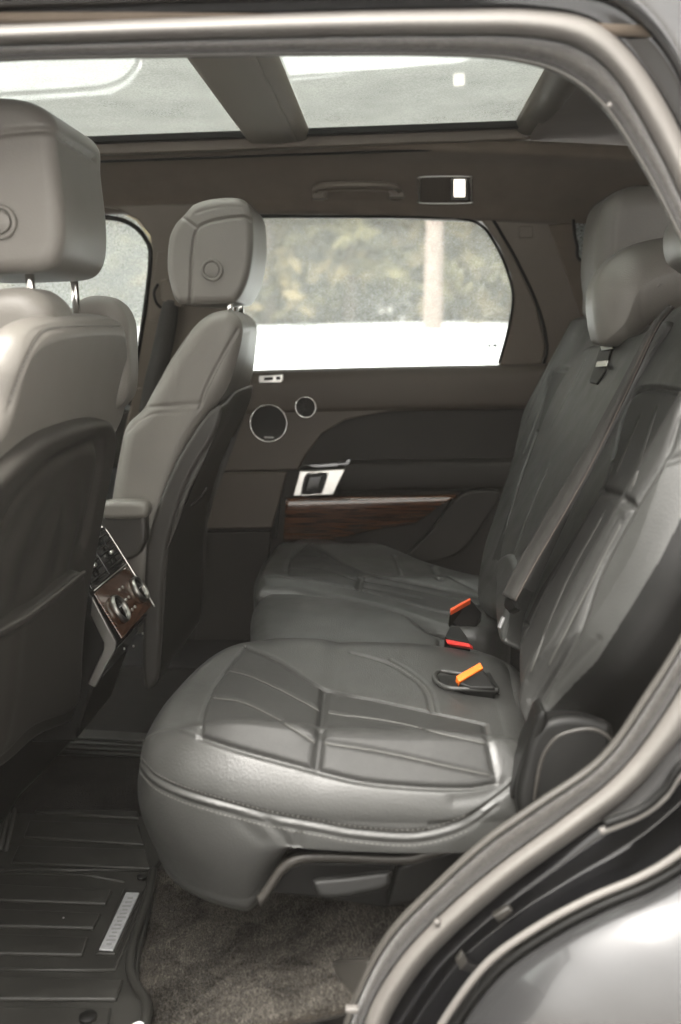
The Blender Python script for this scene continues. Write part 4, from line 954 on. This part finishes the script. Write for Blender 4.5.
trim = cr([V((x, y, 0)) for x, y in [(256, 897), (262, 890), (270, 878), (279, 865), (290, 857), (306, 853), (340, 853), (400, 855), (425, 850), (450, 843), (485, 838)]], 60)
rows = [[P(q.x, q.y-1, Y=-.735), P(q.x+.5, q.y+1, Y=-.752), P(q.x+2.5, q.y+4.5, Y=-.756), P(q.x+4.5, q.y+9, Y=-.752), P(q.x+5, q.y+10, Y=-.735)] for q in trim]
loft('seat_base_trim', rows, 100, 14, M['shell'], rs, thick=.004)
slab('base_panel', px3([(268, 893), (280, 874), (300, 862), (400, 864), (450, 850), (500, 838), (540, 815), (540, 850), (470, 890), (410, 905), (384, 909), (330, 900)], Y=-.715), (0, .05, 0), M['plastic'], rs, .004)
slab('side_bracket', px3([(398, 868), (420, 860), (480, 845), (520, 838), (440, 893), (410, 903), (386, 907)], Y=-.742), (0, .03, 0), M['plastic'], rs, .004)
puffy('release_lever', px3([(312, 885), (316, 879), (345, 876), (388, 871), (391, 876), (386, 889), (350, 897), (328, 899), (318, 896)], Y=-.762), (0, -1, .5), .02, .008, M['plastic'], rs, N_=160, rings=24)

# ================================================================== BELTS AND BUCKLES
bc = empty('seat_belt', P(560, 510, Y=-.2), 'grey webbing seat belt running down beside the middle rear backrest', 'seat belt')
cl = [V((x, y, 0)) for x, y in [(672, 306), (655, 326), (634, 368), (612, 412), (586, 462), (556, 514), (528, 562), (509, 598)]]
cl = cr(cl, 60)
rows = []
for i, q in enumerate(cl):
    w = 2.2+5.6*min(1, i/40); rows.append([B(q.x-w*.9, q.y-w*.35, .052), B(q.x, q.y, .060), B(q.x+w*.9, q.y+w*.45, .052)])
loft('webbing', rows, 80, 8, M['web'], bc, thick=.0018)
for k, s in (('l', -.75), ('m', 0.1), ('r', .85)):
    tube('webbing_edge', [B(q.x+s*(2.2+5.6*min(1, i/40)), q.y+s*.4*(2.2+5.6*min(1, i/40)), .059 if k == 'm' else .056) for i, q in enumerate(cl)], .0010, M['web_edge'], bc, 6)
slab('belt_clip', [B(x, y, .055) for x, y in [(506, 596), (513, 600), (516, 608), (508, 612), (503, 606)]], -BPn*.01, M['plastic'], bc, .003)
slab('metal_tag', [B(x, y, .066) for x, y in [(501.5, 616), (503.5, 617), (499, 628), (497, 627)]], -BPn*.003, M['mark2'], bc, .0008)
# belt of the front seat on the far pillar
bf = empty('seat_belt', (-.58, .68, 1.2), 'front seat belt hanging from its loop high on the far door pillar', 'seat belt')
rows = [[W(x-wd, y, -.05), W(x, y, -.06), W(x+wd, y+2, -.05)] for x, y, wd in [(171, 300, 7), (168, 320, 9), (162, 350, 9.5), (155, 380, 10), (149, 412, 10)]]
loft('webbing', rows, 40, 8, M['web'], bf, thick=.002)
slab('belt_loop', [W(x, y, -.058) for x, y in [(160, 280), (168, 279), (172, 288), (184, 302), (182, 308), (170, 304), (161, 300)]], (0, .014, 0), M['taupe'], bf, .004)
tube('loop_ring', cr([W(x, y, -.05) for x, y in [(158, 284), (154, 292), (156, 302), (161, 308)]], 20), .0035, M['plastic'], bf)
# buckles
def buckle(label, body, face, zface, zb_, mt):
    c0 = P(*body[0], Z=zb_); e = empty('seat_belt_buckle', c0, label, 'belt buckle', 'rear seat belt buckles')
    return e
def mkbuckle(label, quad, Zt, fm, body, back=.05, th=.025):
    pts = [P(x, y, Z=z) for (x, y), z in zip(quad, Zt)]
    e = empty('seat_belt_buckle', sum(pts, V((0, 0, 0)))/4, label, 'belt buckle', 'rear seat belt buckles')
    n = (pts[1]-pts[0]).cross(pts[3]-pts[0]).normalized()
    if n.dot(CAM-pts[0]) < 0: n = -n
    slab('release_button', [p+n*.003 for p in pts], -n*.012, fm, e, .0015)
    slab('buckle_body', [P(x, y, Z=z) for x, y, z in body], (0, .012, -.03), M['plastic'], e, .003)
    return e
mkbuckle('bright orange topped buckle in the near pocket of the rear bench', [(456, 677), (480, 663.5), (483, 669), (459, 683)], [.868, .880, .876, .862], M['orange'],
         [(456, 682, .862), (483, 669, .876), (496, 688, .858), (470, 688, .856)])
mkbuckle('narrow red orange topped buckle standing at the back of the far seat', [(450, 609.5), (470, 598.5), (471, 600.5), (451, 612)], [.885, .898, .896, .882], M['orange_red'],
         [(450, 611, .884), (471, 599, .896), (482, 612, .87), (476, 628, .85), (458, 627, .85), (448, 620, .86)])
mkbuckle('low dark red topped buckle lying between the middle and far cushions', [(446, 639.5), (470, 644), (471, 648), (448, 644.5)], [.858, .862, .857, .852], M['red'],
         [(444, 637, .862), (450, 626, .875), (459, 625, .875), (468, 638, .868), (471, 644, .862), (447, 640, .858)])
# pocket around the near buckle
rp = cr([P(x, y, Z=.853) for x, y in [(498, 690), (470, 689), (450, 688), (438, 683), (434, 676), (440, 671), (455, 673), (466, 674)]], 40)
tube('buckle_pocket_rim', rp, .0035, M['leather'], rs)
slab('buckle_pocket', [P(x, y, Z=.852) for x, y in [(437, 675), (458, 675), (490, 672), (500, 688), (455, 687), (440, 683)]], (0, 0, -.01), M['plastic'], rs, .002)

# ================================================================== ADDED GLARE VEIL
HZ = .005
if HZ > 0:
    v, f = box_geo((0, 0, 24), (840, 840, 52)); hz_ = link('glare_veil', v, f, M['snow'], None, smooth=False, loc=V((0, 0, 0))); hz_['kind'] = 'stuff'  # thin volume added in place of lens glare, softens the blacks
    m_ = bpy.data.materials.new('glare_veil'); m_.use_nodes = True; nt_ = m_.node_tree; nt_.nodes.remove(nt_.nodes['Principled BSDF'])
    pv = nt_.nodes.new('ShaderNodeVolumePrincipled'); pv.inputs['Density'].default_value = HZ; pv.inputs['Color'].default_value = (.96, .90, .82, 1)
    nt_.links.new(pv.outputs[0], nt_.nodes['Material Output'].inputs['Volume']); hz_.data.materials.clear(); hz_.data.materials.append(m_)
# ================================================================== LIGHT
w = bpy.data.worlds.new('World'); bpy.context.scene.world = w; w.use_nodes = True; nt = w.node_tree
bg = nt.nodes['Background']; sky = nt.nodes.new('ShaderNodeTexSky'); sky.sky_type = 'NISHITA'; sky.sun_disc = False
EL, AZ = math.radians(66), math.radians(215)            # light comes from the door side, a little from ahead of the car
sky.sun_elevation = EL; sky.sun_rotation = AZ; sky.air_density = 1.0; sky.dust_density = 4; sky.ozone_density = .6
hs = nt.nodes.new('ShaderNodeHueSaturation'); hs.inputs['Saturation'].default_value = .06
nt.links.new(sky.outputs[0], hs.inputs['Color']); wm = nt.nodes.new('ShaderNodeMix'); wm.data_type = 'RGBA'; wm.blend_type = 'MULTIPLY'; wm.inputs['Factor'].default_value = 1; wm.inputs['B'].default_value = (1, .975, .925, 1)
nt.links.new(hs.outputs[0], wm.inputs['A']); nt.links.new(wm.outputs['Result'], bg.inputs[0]); bg.inputs[1].default_value = .15
sun = bpy.data.lights.new('sun', 'SUN'); sun.energy = .9; sun.angle = math.radians(35); sun.color = (1, .95, .88)
so_ = bpy.data.objects.new('sun', sun); C.objects.link(so_)
d = V((math.sin(AZ)*math.cos(EL), math.cos(AZ)*math.cos(EL), math.sin(EL)))
so_.rotation_euler = d.to_track_quat('Z', 'Y').to_euler()
sc = bpy.context.scene
sc.view_settings.view_transform = 'Standard'; sc.view_settings.look = 'None'; sc.view_settings.gamma = 1
sc.view_settings.exposure = 2.98
sc.cycles.max_bounces = 10; sc.cycles.transparent_max_bounces = 12
